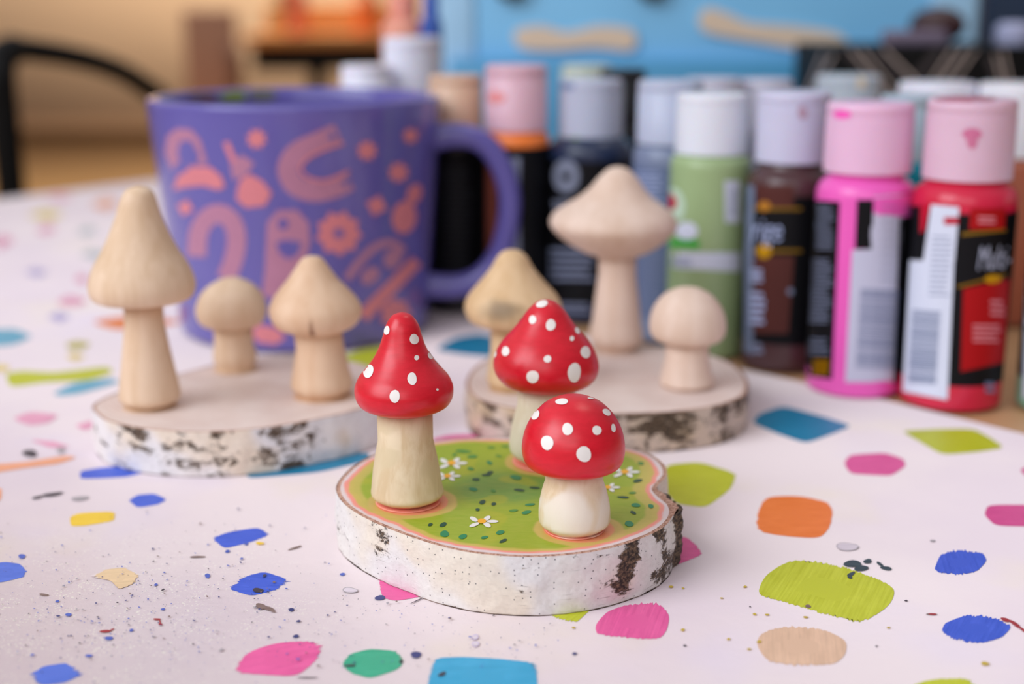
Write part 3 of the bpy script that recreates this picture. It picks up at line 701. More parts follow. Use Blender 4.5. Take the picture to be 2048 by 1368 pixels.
mushroom('tall red mushroom with pointed cone cap and white dots, left on the meadow', G1,
    [(330, 330, 90), (306, 354, 95), (285, 375, 108), (266, 397, 140), (252, 410, 185), (236, 426, 230), (213, 452, 275), (185, 488, 315), (158, 518, 348), (142, 533, 380), (139, 537, 405), (146, 532, 435), (166, 512, 462), (215, 466, 482)],
    [(244, 439, 500), (232, 455, 600), (216, 478, 700), (208, 491, 780), (209, 495, 820), (220, 490, 852)], c1, (355, 852), H1, redm,
    painted_stem('cream_stem_tall', (214, 190, 150), (230, 212, 178), (214, 196, 158), 1),
    [(270, 163, 11, 18, 5), (378, 198, 18, 21, 0), (388, 273, 10, 10, 0), (442, 266, 9, 14, -25), (196, 328, 20, 27, 25), (370, 358, 19, 25, 0), (301, 428, 21, 25, 10), (471, 401, 5, 5, 0), (213, 260, 8, 24, 20), (150, 355, 6, 18, 20)], 'painted_mushroom')
mushroom('red mushroom with peaked bell cap standing behind the other two on the meadow', G1,
    [(910, 910, 38), (888, 932, 42), (865, 952, 52), (838, 985, 80), (808, 1012, 120), (775, 1043, 160), (738, 1078, 200), (710, 1103, 240), (698, 1118, 280), (699, 1122, 315), (715, 1110, 348), (748, 1082, 375), (800, 1025, 394)],
    [(812, 1008, 410), (794, 1026, 460), (770, 1050, 550), (764, 1056, 640), (770, 1050, 690)], c1, (910, 690), H1, redm,
    painted_stem('cream_stem_back', (226, 214, 186), (236, 228, 204), (230, 220, 190), 5),
    [(893, 57, 23, 14, -15), (856, 120, 15, 17, 0), (928, 141, 20, 23, 0), (1034, 164, 9, 14, -20), (1013, 196, 9, 10, 0), (748, 247, 15, 20, 15), (705, 258, 6, 14, 5), (1067, 251, 19, 25, -15), (915, 278, 15, 15, 0), (856, 349, 24, 26, 0), (1022, 332, 27, 38, 8)], 'painted_mushroom')
mushroom('short red mushroom with round dome cap, nearest on the meadow', G1,
    [(1020, 1020, 425), (985, 1058, 428), (952, 1092, 436), (905, 1140, 460), (858, 1185, 505), (828, 1212, 555), (814, 1225, 605), (812, 1226, 650), (825, 1216, 688), (850, 1192, 707), (895, 1148, 718)],
    [(915, 1130, 735), (906, 1140, 765), (892, 1153, 805), (882, 1165, 855), (880, 1168, 900), (884, 1163, 932), (900, 1148, 962)], c1, (1023, 962), H1, redm,
    painted_stem('cream_stem_front', (220, 196, 158), (232, 214, 184), (238, 230, 216), 9),
    [(973, 450, 26, 12, -5), (868, 503, 14, 22, 30), (1152, 493, 18, 12, 30), (996, 560, 21, 25, 5), (1113, 565, 18, 19, 0), (1179, 556, 9, 17, -10), (915, 615, 24, 30, -5), (1061, 660, 30, 31, 0), (1088, 437, 12, 3, 5)], 'painted_mushroom')
wA = wood_mat('pale_turned_wood', (216, 184, 150), (232, 204, 176)); 
wB = wood_mat('pinkish_turned_wood', (218, 190, 170), (230, 206, 190))
wF = wood_mat('cracked_turned_wood', (218, 180, 146), (230, 198, 168), [((-.0008, -.0150, .025), (.0014, .006, .006), (130, 84, 62), 1.0)])
wG = wood_mat('stained_turned_wood', (210, 174, 130), (226, 194, 154), [((-.004, -.014, .031), (.009, .012, .005), (120, 104, 84), .75)])
mushroom('tallest bare wooden mushroom with a long cone cap, left of the purple mug', G2,
    [(272, 272, 68), (245, 299, 73), (222, 324, 84), (205, 340, 105), (188, 353, 150), (172, 368, 200), (155, 390, 250), (137, 416, 300), (112, 442, 350), (85, 475, 400), (70, 500, 445), (62, 512, 490), (72, 506, 530), (95, 482, 551), (165, 420, 562)],
    [(215, 368, 575), (212, 378, 650), (205, 400, 750), (198, 425, 850), (194, 443, 920), (196, 446, 975), (205, 438, 1010)], c2, (321, 1010), H2, wA, wA)
mushroom('smallest bare wooden mushroom on the left slice, with a round cap', G2,
    [(668, 668, 458), (640, 696, 461), (615, 724, 470), (575, 762, 492), (540, 792, 525), (522, 810, 562), (517, 819, 600), (528, 810, 638), (552, 788, 660), (598, 745, 672)],
    [(600, 752, 685), (596, 762, 740), (591, 776, 800), (592, 785, 852)], c2, (688, 852), H2, wA, wA)
mushroom('bare wooden mushroom with pointed cap and a dark crack, right on the left slice', G2,
    [(1015, 1015, 366), (990, 1040, 370), (968, 1060, 382), (932, 1095, 430), (905, 1125, 470), (872, 1165, 510), (845, 1203, 550), (832, 1225, 590), (838, 1220, 630), (866, 1194, 665), (920, 1135, 690)],
    [(950, 1138, 700), (945, 1150, 760), (932, 1170, 850), (925, 1187, 920), (930, 1190, 965)], c2, (1059, 965), H2, wF, wF)
mushroom('bare wooden mushroom with a grey stained peaked cap, behind the red ones', G3,
    [(272, 272, 438), (248, 297, 442), (225, 322, 453), (203, 346, 480), (186, 364, 512), (155, 392, 552), (112, 432, 600), (80, 472, 642), (65, 493, 683), (70, 490, 720), (92, 468, 752), (160, 400, 778)],
    [(188, 362, 790), (178, 372, 880), (168, 383, 960), (163, 388, 1015), (168, 384, 1050)], c4, (276, 1050), H3, wG, wG)
mushroom('tall bare wooden mushroom with a broad flared cap beside the green bottle', G3,
    [(742, 742, 72), (716, 768, 76), (690, 795, 90), (652, 832, 128), (615, 862, 172), (562, 895, 212), (492, 945, 252), (455, 982, 282), (440, 1000, 314), (447, 998, 342), (488, 970, 382), (540, 922, 420), (598, 872, 450), (650, 825, 468)],
    [(662, 815, 475), (655, 822, 550), (640, 832, 650), (628, 842, 750), (615, 850, 830), (617, 846, 882)], c4, (731, 882), H3, wB, wB)
mushroom('small bare wooden mushroom with a smooth dome cap, right end of the right slice', G3,
    [(1050, 1050, 605), (1020, 1080, 607), (990, 1110, 615), (945, 1155, 640), (908, 1190, 680), (888, 1210, 722), (880, 1218, 770), (885, 1212, 808), (906, 1190, 834), (952, 1148, 846)],
    [(957, 1133, 855), (948, 1140, 920), (935, 1155, 980), (925, 1165, 1025), (932, 1160, 1042)], c4, (1046, 1042), H3, wB, wB)
# ================================================================= MUG
ct = CR(0, 0, 1)
MBASE = at(612, 650, 0); MY = MBASE.y
rws = [(372, 853, 650), (368, 855, 640), (362, 858, 600), (347, 863, 500), (330, 868, 400), (314, 873, 300), (304, 876, 235), (299, 877, 198)]
pr = profile(MY, rws, ct)
mug = thing('mug', 'wide purple mug printed with salmon horseshoes, hats, flowers and stars', 'mug', (MBASE.x, MY, 0))
m = MB(); cxm = MBASE.x
zt = pr[-1].y; out_ = [(v.x, v.y, cxm+(v.z-cxm)*.6, MY) for v in pr]; rt = pr[-1].x; rb = pr[0].x
cxt = out_[-1][2]
P = [(0, .0012, cxm, MY), (rb*.86, .0012, cxm, MY), (rb*.88, .0003, cxm, MY), (rb*.95, .0003, cxm, MY), (rb*.99, .0022, cxm, MY)]
o2 = cat([Vector((a, b, c)) for a, b, c, d in out_[1:]], 5)
P += [(v.x, v.y, v.z, MY) for v in o2]
P += [(rt-.0006, zt+.0012, cxt, MY), (rt-.002, zt+.0017, cxt, MY), (rt-.0035, zt+.001, cxt, MY), (rt-.0042, zt-.001, cxt, MY)]
for v in reversed(o2[:-2]): P.append((v.x-.0045, max(v.y, .007), v.z, MY))
P += [(rb*.8, .006, cxm, MY), (0, .0055, cxm, MY)]
m.lathe(P, 144, 0)
bv = m.bvh()
SAL, LIL, PUR = 1, 2, 0
def B3(pts, mi, off=.00015): blob(m, bv, c3.P(pts), mi, off)
B3([(130, 310), (175, 275), (240, 280), (285, 330), (318, 440), (240, 460), (150, 470), (118, 390)], LIL)
B3([(190, 340), (240, 330), (280, 400), (270, 450), (200, 450), (180, 400)], PUR, .0003)
B3([(160, 565), (180, 500), (250, 455), (330, 455), (385, 500), (402, 550), (370, 566), (300, 545), (220, 552)], SAL, .0003)
strip(m, bv, c3.P([(405, 340), (430, 400), (450, 450)]), 12, SAL)
B3([(425, 440), (480, 400), (540, 440), (500, 495), (440, 520)], LIL)
B3([(480, 510), (520, 490), (580, 525), (622, 580), (590, 640), (500, 650), (455, 610), (462, 550)], SAL, .0003)
for (x, y, r, n_) in ((550, 325, 52, 8), (1070, 380, 52, 8), (1275, 310, 42, 8), (1218, 483, 54, 8), (1115, 640, 52, 4), (215, 650, 40, 4)):
    B3(star(x, y, r, r*.68, n_, .3), SAL)
strip(m, bv, c3.P([(935, 300), (840, 342), (740, 390), (697, 465), (730, 540), (815, 572), (905, 557), (990, 520)]), 42, LIL)
strip(m, bv, c3.P([(960, 345), (880, 372), (800, 410), (758, 460), (790, 505), (860, 522), (930, 505), (985, 475)]), 5, SAL, .0003)
for (x, y) in ((905, 312), (972, 530)): B3(star(x, y, 28, 12, 4), PUR, .0003)
strip(m, bv, c3.P([(268, 880), (278, 765), (322, 695), (380, 678), (436, 718), (456, 800), (440, 900), (405, 985)]), 38, LIL)
B3([(595, 830), (600, 720), (650, 662), (740, 660), (795, 720), (802, 810), (780, 900), (730, 990), (640, 1085), (575, 1060), (590, 940)], LIL)
B3([(640, 815), (690, 800), (762, 812), (745, 870), (700, 892), (660, 865)], PUR, .0003)
B3(ell(675, 725, 24, 26, 0), PUR, .0003)
B3(star(937, 770, 112, 88, 9, .1, .98), SAL); B3(ell(937, 770, 24, 22, 0), PUR, .0003)
B3(ell(1245, 695, 58, 78, 8), SAL); B3(ell(1292, 585, 34, 50, 20), SAL)
strip(m, bv, c3.P([(1050, 1165), (1120, 1090), (1200, 1010), (1305, 900)]), 26, SAL)
strip(m, bv, c3.P([(975, 985), (1040, 900), (1110, 835), (1190, 815), (1245, 860)]), 16, LIL)
B3(ell(1085, 970, 50, 36, -40), LIL); B3(ell(1190, 890, 40, 50, 30), LIL)
B3(star(1205, 1150, 80, 62, 7), SAL); B3([(520, 1240), (560, 1200), (640, 1215), (690, 1260), (640, 1295), (560, 1285)], SAL)
B3(ell(470, 1090, 40, 34), LIL)
# paint smears left on the inside of the far rim
for (c4_, mi) in (([(372, 186), (440, 184), (440, 200), (372, 200)], 3), ([(405, 188), (425, 188), (425, 204), (405, 204)], 4), ([(440, 182), (492, 180), (492, 204), (440, 204)], 5), ([(492, 179), (556, 178), (556, 202), (492, 202)], 6)):
    blob(m, bv, ell((c4_[0][0]+c4_[2][0])/2, (c4_[0][1]+c4_[2][1])/2, (c4_[2][0]-c4_[0][0])/2, (c4_[2][1]-c4_[0][1])/2, 0, 16, .1), mi, .0003)
gz = plain('purple_glaze', (100, 92, 166), .16, .05, 20, .5, .25)
body = link('body', m, [gz, plain('salmon_print', (216, 128, 136), .4, .08, 90), plain('dusty_print', (180, 122, 150), .4, .12, 200),
     plain('smear_brown', (110, 86, 76), .4), plain('smear_red', (130, 50, 60), .4), plain('smear_green', (120, 140, 30), .4), plain('smear_olive', (104, 104, 100), .4)], mug)
m = MB(); tt = MY
hp = [at_t(x, y, MY/(C-((y-684)/F)*S)) for x, y in [(862, 278), (900, 271), (945, 275), (982, 300), (1008, 345), (1020, 400), (1014, 460), (995, 515), (958, 556), (910, 572), (852, 570)]]
m.tube(hp, lambda s_: .0052+.0012*abs(2*s_-1)**3, 20)
link('handle', m, gz, mug)
# ================================================================= PAINT BOTTLES
BG = 'paint bottles lined up behind the mushrooms'
def bottle(label, cx, yf, rpx, ysh, cap, colr, capcol, deco=None, band=None, capdeco=None, body_rough=.25, capname='translucent', taper=1.0, name='paint_bottle'):
    """cx, yf: centre x and lowest front row of the base; ysh: row where the shoulder starts; cap = (half width px, bottom row, top row)"""
    b = at(cx, yf, 0); t_ = .145/(-(ray(cx, yf).z)); r = rpx*t_/F/(1-rpx*.0/F)
    cy = b.y+r; cxw = (cx-1024)/F*(t_+r*C)
    r = rpx*(t_+r*C)/F
    T = thing(name, label, 'paint bottle', (cxw, cy, 0), BG)
    hs, _ = row(cy, ysh); h0, tc = row(cy, cap[1]); h1, _ = row(cy, cap[2]); rc = cap[0]*tc/F
    m = MB(); sh_ = max(.002, min(.006, (h0-hs)))
    P = [(0, .0008), (r*.8, .0003), (r*.93, .0002), (r*.985, .0012), (r, .0028), (r, hs-.001), (r*.995, hs+.25*sh_), (r*.965, hs+.6*sh_), (r*.9, hs+.9*sh_), (r*.80, hs+sh_+.0008), (r*.74, hs+sh_+.002), (r*.72, h0+.002), (0, h0+.002)]
    # (heights rise steadily; the neck vanishes inside the cap)
    P2 = []; last = -1
    for a, z in P:
        z = max(z, last); P2.append((a, z, cxw, cy)); last = z
    m.lathe(P2, 72, 0)
    bm = plain('bottle_'+label[:18], colr, body_rough, .05, 40, .5)
    link('body', m, bm, T, sharp=50)
    bvb = m.bvh()
    if deco or band:
        lb = MB(); mats = []
        if band:
            lay, z0, z1, a0, a1 = band; z1 = hs-.0022; mats.append(plain('label_'+lay[0], lay[1], .5, .05, 40, .15))
            ths = np.linspace(a0, a1, 64)
            rowsb = [[(cxw+(r+.00008)*math.cos(q), cy+(r+.00008)*math.sin(q), z) for q in ths] for z in np.linspace(z0, z1, 4)]
            lb.grid(rowsb, 0)
        if deco:
            for d in deco:
                kind, mname, rgb = d[0], d[1], d[2]; mt = plain('ink_'+mname, rgb, .5, .05, 40, .15)
                if mt not in mats: mats.append(mt)
                mi = mats.index(mt); off = d[4] if len(d) > 4 else .00016
                if kind == 'q': quad(lb, bvb, d[3], mi, off)
                elif kind == 'e': blob(lb, bvb, ell(*d[3]), mi, off)
                elif kind == 'lines':
                    x0, y0, x1, y1, n_, wl = d[3][:6]; dx = d[3][6] if len(d[3]) > 6 else 0
                    rn = random.Random(int(x0+y0))
                    for i in range(n_):
                        yy = y0+(y1-y0)*(i+.5)/n_; xs = x0+dx*(i/n_); xe = xs+(x1-x0)*rn.uniform(.75, 1)
                        quad(lb, bvb, [(xs, yy), (xe, yy+1), (xe, yy+1+wl), (xs, yy+wl)], mi, off, 6, 1)
                elif kind == 'bars':
                    x0, y0, x1, y1, n_ = d[3][:5]; dx = d[3][5] if len(d[3]) > 5 else 0
                    rn = random.Random(int(x0)); yy = y0
                    while yy < y1:
                        w_ = rn.uniform(1.2, 3.6); g_ = rn.uniform(1.6, 3.4); sx = dx*((yy-y0)/(y1-y0))
                        quad(lb, bvb, [(x0+sx, yy), (x1+sx, yy+4), (x1+sx, yy+4+w_), (x0+sx, yy+w_)], mi, off, 6, 1); yy += w_+g_
                elif kind == 't': lettering(lb, bvb, d[3], *d[5], mi=mi, off=off) if False else lettering(lb, bvb, d[3][0], *d[3][1:5], mi, *d[3][5:], off=off)
        link('label', lb, mats, T)
    m = MB(); hh = h1-h0; lid = h1-hh*.17
    P = [(0, h0+.0003), (rc*.9, h0+.0003), (rc, h0+.0006), (rc*.99, lid-.0003), (rc*.965, lid), (rc*.965, lid+.0003), (rc*.985, lid+.0006), (rc*.98, h1-.0012), (rc*.95, h1-.0003), (rc*.9, h1), (rc*.6, h1-.0004), (0, h1-.0004)]
    m.lathe([(a, z, cxw, cy) for a, z in P], 64, 0)
    cm = [plain('cap_'+label[:18], capcol, .38, .05, 60, .45, 0, 0, .25)]
    if capdeco:
        bc = m.bvh()
        for i, (rgb, e_) in enumerate(capdeco): cm.append(plain('capmark_%s_%d' % (label[:10], i), rgb, .4)); blob(m, bc, ell(*e_), i+1, .0002)
    link('cap', m, cm, T, sharp=50)
    return T
BK = (14, 14, 18); GR = (150, 160, 184); WH = (214, 220, 238)
def q5(x0, y0, x1, y1, sk=0): return [c5.p(x0, y0), c5.p(x1, y0), c5.p(x1+sk, y1), c5.p(x0+sk, y1)]
hz = lambda Yy, py: row(Yy, py)[0]
PI2 = 2*math.pi
# red bottle
bottle('crimson paint bottle with white barcode strip and a pink tinted lid', 1897, 828, 98, 402, (87, 358, 197), (208, 32, 66), (222, 186, 206), [
    ('q', 'black', BK, q5(1000, 535, 1040, 735, -3), .0002), ('q', 'white', WH, [c5.p(990, 742), c5.p(1156, 742), c5.p(1130, 1272), c5.p(962, 1240)], .00026),
    ('q', 'crimson', (190, 20, 50), [c5.p(1030, 530), c5.p(1068, 530), c5.p(1045, 630), c5.p(1028, 640)], .0003), ('q', 'white', WH, [c5.p(1070, 530), c5.p(1175, 540), c5.p(1157, 744), c5.p(1040, 744)], .00026),
    ('q', 'crimson', (190, 20, 50), q5(1118, 578, 1172, 606), .0004), ('bars', 'greyprint', (110, 122, 156), (*c5.p(1000, 930), *c5.p(1105, 1210), 30, -18*.5264), .0004),
    ('lines', 'greyprint', (110, 122, 156), (*c5.p(1075, 640), *c5.p(1155, 880), 12, 2.0, -8), .0004),
    ('q', 'redpanel', (168, 14, 20), q5(1218, 545, 1350, 625, -6), .0003), ('lines', 'pinkprint', (214, 130, 140), (*c5.p(1245, 565), *c5.p(1318, 600), 2, 5), .0004),
    ('q', 'gold', (130, 96, 20), [c5.p(1185, 636), c5.p(1350, 622), c5.p(1350, 632), c5.p(1185, 650)], .0004),
    ('t', 'silver', (176, 182, 204), ('Multi-', *c5.p(1238, 778), c5.p(1362, 0)[0], c5.p(0, 688)[1], -.05, .15), .0005),
    ('e', 'yellow', (190, 140, 10), (*c5.p(1300, 812), 17, 9, -4, 16), .0005), ('q', 'gold', (130, 96, 20), [c5.p(1168, 838), c5.p(1350, 790), c5.p(1350, 800), c5.p(1168, 848)], .0004),
    ('q', 'redpanel', (168, 14, 20), [c5.p(1190, 850), c5.p(1365, 812), c5.p(1340, 1130), c5.p(1180, 1165)], .0003),
    ('lines', 'pinkprint', (214, 130, 140), (*c5.p(1290, 880), *c5.p(1350, 950), 3, 6), .0004), ('lines', 'pinkprint', (214, 130, 140), (*c5.p(1225, 975), *c5.p(1335, 1050), 4, 5), .0004),
    ('lines', 'greyprint', (110, 122, 156), (*c5.p(1270, 1190), *c5.p(1310, 1240), 2, 8), .0004)],
    (('black', BK), .0105, .0645, 0, PI2), [((206, 110, 150), (1944, 268, 20, 12, 0, 12)), ((206, 116, 152), (1944, 284, 11, 14, 0, 12)), ((182, 96, 120), (1930, 199, 62, 6, 0, 20))])
bottle('hot pink paint bottle with black text panel and white barcode panel', 1706, 800, 93, 390, (86, 344, 204), (240, 96, 190), (232, 188, 218), [
    ('q', 'black', BK, [c5.p(598, 510), c5.p(722, 520), c5.p(692, 1195), c5.p(588, 1180)], .0001), ('q', 'black', BK, q5(786, 512, 850, 700, -8), .0001),
    ('q', 'black', BK, [c5.p(950, 490), c5.p(995, 480), c5.p(950, 1210), c5.p(925, 1210)], .0001),
    ('q', 'panel', (196, 196, 218), [c5.p(848, 500), c5.p(960, 492), c5.p(936, 1200), c5.p(745, 1205)], .0001), ('q', 'panel', (196, 196, 218), [c5.p(768, 702), c5.p(860, 702), c5.p(850, 1205), c5.p(742, 1205)], .00014),
    ('bars', 'greyprint', (110, 122, 156), (*c5.p(800, 850), *c5.p(945, 1150), 30, -10), .0002), ('lines', 'greyprint', (110, 122, 156), (*c5.p(880, 520), *c5.p(950, 830), 10, 1.4, -4), .0002),
    ('lines', 'greytext', (126, 134, 160), (*c5.p(608, 525), *c5.p(708, 700), 11, 2.6, -3), .0002), ('lines', 'greytext', (126, 134, 160), (*c5.p(606, 730), *c5.p(702, 980), 16, 2.8, -6), .0002),
    ('lines', 'greytext', (126, 134, 160), (*c5.p(600, 1030), *c5.p(680, 1100), 4, 3), .0002), ('q', 'mustardmark', (176, 124, 0), q5(622, 1118, 682, 1180, -4), .0002), ('q', 'mustardmark', (176, 124, 0), q5(622, 1118, 682, 1180, -4), .0002),
    ], (('black', BK), .0085, .0665, math.radians(-38), math.radians(215)), [((250, 90, 190), (1685, 229, 19, 9, 4, 12))])
bottle('dark brown paint bottle with black label and yellow round mark', 1563, 748, 84, 372, (73, 324, 182), (78, 50, 52), (202, 202, 226), [
    ('q', 'blueedge', (110, 122, 146), [c5.p(362, 455), c5.p(398, 460), c5.p(392, 1100), c5.p(358, 1090)], .0002),
    ('q', 'brownpanel', (84, 44, 40), q5(405, 455, 545, 545), .0002), ('q', 'gold', (130, 96, 20), q5(395, 540, 575, 552), .0003), ('e', 'amber', (180, 120, 40), (*c5.p(437, 536), 12, 10, 0, 14), .0004),
    ('t', 'bluewhite', (170, 182, 220), ('rige', *c5.p(385, 668), c5.p(500, 0)[0], c5.p(0, 585)[1], 0, .1), .0005), ('q', 'gold', (130, 96, 20), q5(395, 700, 575, 712), .0003),
    ('e', 'yellow', (228, 172, 0), (*c5.p(436, 706), 14, 15, 0, 16), .0005), ('q', 'brownpanel', (84, 44, 40), [c5.p(395, 725), c5.p(548, 725), c5.p(525, 1020), c5.p(388, 1020)], .0002),
    ('lines', 'bluewhite', (170, 182, 220), (*c5.p(385, 765), *c5.p(430, 820), 3, 6), .0004), ('lines', 'bluewhite', (170, 182, 220), (*c5.p(380, 850), *c5.p(440, 980), 5, 8), .0004),
    ('lines', 'greytext', (126, 134, 160), (*c5.p(385, 1045), *c5.p(435, 1090), 2, 8), .0004), ('e', 'greytext', (126, 134, 160), (*c5.p(533, 860), 6, 7, 0, 12), .0004)],
    (('black', BK), .012, .068, 0, PI2), [((180, 150, 170), (1605, 225, 10, 14, 0, 12))])
bottle('sage green paint bottle with bright white cap and white label band', 1408, 722, 78, 330, (72, 308, 186), (156, 180, 130), (226, 230, 240), [
    ('q', 'white', WH, [c5.p(60, 712), c5.p(340, 712), c5.p(338, 785), c5.p(62, 770)]), ('lines', 'greyprint', (150, 156, 186), (*c5.p(80, 728), *c5.p(170, 765), 3, 2.5), .0002),
    ('q', 'leafgreen', (50, 170, 60), [c5.p(78, 660), c5.p(190, 668), c5.p(185, 696), c5.p(76, 690)]), ('e', 'white', WH, (*c5.p(140, 630), 22, 18, 0, 16)),
    ('e', 'palegreen', (190, 214, 190), (*c5.p(95, 530), 20, 34, -8, 18)), ('e', 'crimson', (200, 20, 70), (*c5.p(80, 520), 12, 16, -10, 16), .0002),
    ('q', 'white', (206, 212, 226), [c5.p(282, 440), c5.p(340, 440), c5.p(338, 600), c5.p(285, 598)]), ('lines', 'greyprint', (150, 156, 186), (*c5.p(305, 460), *c5.p(330, 570), 8, 2.5), .0002)])
bottle('grey blue paint bottle half hidden behind the tall flared mushroom cap', 1328, 690, 70, 318, (66, 288, 160), (120, 132, 160), (184, 192, 214), [
    ('lines', 'bluewhite', (170, 182, 220), (1272, 340, 1330, 470, 14, 3), .0002), ('lines', 'greytext', (126, 134, 160), (1280, 490, 1330, 640, 14, 3), .0002)],
    (('slate', (98, 112, 144)), .012, .07, 0, PI2))
bottle('black paint bottle with a round pale emblem on its label', 1176, 650, 84, 305, (64, 280, 158), (34, 46, 74), (186, 192, 212), [
    ('e', 'emblem', (126, 132, 152), (1133, 352, 26, 34, 0, 20), .0003), ('e', 'black', BK, (1133, 352, 10, 10, 0, 14), .0004), ('e', 'emblem', (126, 132, 152), (1133, 346, 4, 4, 0, 12), .0005),
    ('lines', 'emblem', (126, 132, 152), (1095, 395, 1190, 418, 2, 8), .0003), ('e', 'amber', (140, 80, 20), (1087, 432, 9, 12, 0, 14), .0003),
    ('lines', 'greytext', (96, 104, 124), (1100, 490, 1190, 560, 5, 7), .0003), ('lines', 'greytext', (96, 104, 124), (1105, 600, 1180, 625, 2, 6), .0003)],
    (('black', BK), .010, .0675, 0, PI2), [((110, 130, 170), (1130, 172, 20, 7, 0, 12)), ((150, 180, 100), (1150, 281, 12, 7, 0, 12))])
bottle('orange paint bottle seen through the mug handle, pinkish cap', 1032, 648, 64, 280, (62, 262, 130), (246, 130, 56), (222, 180, 194), [
    ('q', 'rust', (120, 62, 48), [(972, 300), (994, 300), (994, 640), (974, 640)], .0002), ('q', 'greylabel', (140, 146, 170), [(1005, 315), (1040, 315), (1040, 620), (1006, 620)], .0002),
    ('lines', 'greytext', (96, 104, 124), (1008, 330, 1036, 600, 24, 3), .0003)], (('black', BK), .010, .0655, 0, PI2), [((240, 150, 150), (990, 195, 22, 12, 0, 12))])
bottle('black labelled paint bottle with peach cap right behind the mug', 915, 628, 66, 288, (54, 262, 150), (30, 28, 34), (220, 184, 156), [('lines', 'darktext', (44, 46, 52), (880, 330, 950, 560, 20, 3), .0002)], (('black', BK), .008, .07, 0, PI2))
bottle('paint bottle with white cap peeking over the far rim of the mug', 742, 560, 56, 290, (50, 240, 130), (190, 190, 200), (232, 232, 246))
bottle('paint bottle with pale lilac cap between mug rim and orange bottle', 832, 545, 56, 232, (58, 215, 74), (176, 170, 200), (206, 202, 222))
bottle('teal paint bottle wedged behind the pink and red bottles', 1786, 690, 64, 345, (56, 322, 190), (0, 138, 160), (172, 190, 204))
bottle('paint bottle with broad white lid behind the pink bottle', 1842, 640, 78, 300, (76, 290, 164), (180, 190, 200), (236, 236, 244))
bottle('rust paint bottle with broad white lid at the right edge', 1998, 655, 80, 322, (78, 312, 166), (176, 100, 76), (234, 234, 242))
bottle('dark labelled bottle with a white cap cut off by the right edge of the photo', 2122, 838, 88, 392, (82, 376, 336), (130, 176, 148), (222, 224, 238),
    [('q', 'whitelow', (196, 204, 220), [(2052, 560), (2150, 560), (2140, 806), (2046, 796)], .0002)], (('black', BK), .012, .066, 0, PI2))
bottle('pale capped bottle behind the green one, left of its cap', 1412, 610, 60, 290, (58, 270, 156), (150, 150, 170), (204, 202, 218))
bottle('pale capped bottle behind the brown bottle', 1512, 600, 58, 285, (54, 265, 158), (160, 158, 174), (212, 208, 220))
bottle('grey green capped bottle behind the pink lid', 1672, 598, 60, 280, (64, 262, 150), (130, 150, 160), (188, 198, 208), None, None, [((230, 206, 170), (1722, 166, 9, 12, 0, 12))])
bottle('slim black bottle with black cap behind the round emblem bottle', 1238, 590, 52, 270, (46, 250, 138), (24, 24, 28), (22, 22, 26))
bottle('pale green capped bottle far behind the round emblem bottle', 1168, 540, 46, 230, (50, 215, 130), (90, 100, 110), (196, 206, 192))
BG = 'tall bottles beside the blue box'
bottle('tall salmon bottle at the left edge of the blue box', 814, 470, 42, 60, (28, 45, -40), (236, 160, 136), (236, 150, 130))
bottle('tall royal blue bottle touching the blue box', 868, 474, 22, 60, (16, 40, -30), (42, 84, 172), (60, 100, 190))
# ================================================================= BACK OF TABLE
def bx(T, name, x0, x1, ytop, ybot_z, t_, depth, m_, bev=.004, ztop=None):
    Yf = t_*C
    X0 = (x0-1024)/F*t_; X1 = (x1-1024)/F*t_; zt_ = row(Yf, ytop)[0] if ztop is None else ztop
    b = MB(); b.box(X0, X1, Yf, Yf+depth, ybot_z, zt_, 0, bev); ob_ = link(name, b, m_, T, sharp=60); return X0, X1, Yf, zt_, b, ob_
bb = thing('storage_box', 'bright blue storage box with two tan wooden strips on its front', 'storage box', ((1385-1024)/F*1.12, 1.12, 0))
blu = plain('bright_blue', (132, 204, 252), .45, .06, 8)
X0, X1, Yf, zt_, bmb, _ = bx(bb, 'box_body', 884, 1895, 0, 0.002, 1.12, .22, blu, .01, .26)
m = MB(); zl = row(Yf, 118)[0]; m.box(X0+.01, X1-.008, Yf-.014, Yf+.002, .002, zl, 0, .004); link('base_rim', m, plain('teal_blue', (78, 160, 208), .45), bb)
m = MB(); m.box(X0-.006, X1+.006, Yf-.008, Yf+.228, .255, .285, 0, .01); link('lid', m, plain('light_blue_lid', (160, 212, 248), .4), bb)
m = MB(); m.box(X0-.003, X0+.03, Yf-.004, Yf+.01, .002, .254, 0, .005); link('corner_post', m, plain('pale_blue', (166, 214, 248), .4), bb)
m = MB(); m.box(X1-.035, X1+.003, Yf-.004, Yf+.01, .002, .254, 0, .005); link('corner_post', m, MC['pale_blue'], bb)
for q in (1020, 1285):
    m = MB(); xc = (q-1024)/F*1.11; zc = row(Yf, -30)[0]
    m.tube([(xc, Yf-.012, zc), (xc, Yf+.001, zc)], .012, 20, smooth=False); link('knob', m, plain('dark_knob', (40, 50, 60), .4), bb)
tanw = plain('tan_ply', (228, 208, 184), .6, .06, 30)
def plaque(pts):
    m = MB(); P = [at_t(x, y, 1.1) for x, y in pts]; Q = []
    for i in range(len(P)): Q.append(P[i])
    Q = cat(Q, 4, True); n_ = len(Q)
    yb = Yf+.0008
    m.add([(p.x, yb, p.z) for p in Q]+[(p.x, yb-.006, p.z) for p in Q], [tuple(range(n_)), tuple(range(n_, 2*n_))[::-1]]+[(i, i+n_, (i+1) % n_+n_, (i+1) % n_) for i in range(n_)])
    link('wooden_strip', m, tanw, bb, sharp=40)
plaque([(1030, 60), (1080, 50), (1130, 62), (1190, 50), (1250, 56), (1262, 78), (1250, 98), (1180, 92), (1100, 98), (1040, 92)])
plaque([(1382, 34), (1400, 16), (1440, 28), (1480, 44), (1560, 50), (1640, 62), (1668, 82), (1650, 100), (1580, 96), (1500, 82), (1430, 70), (1390, 58)])
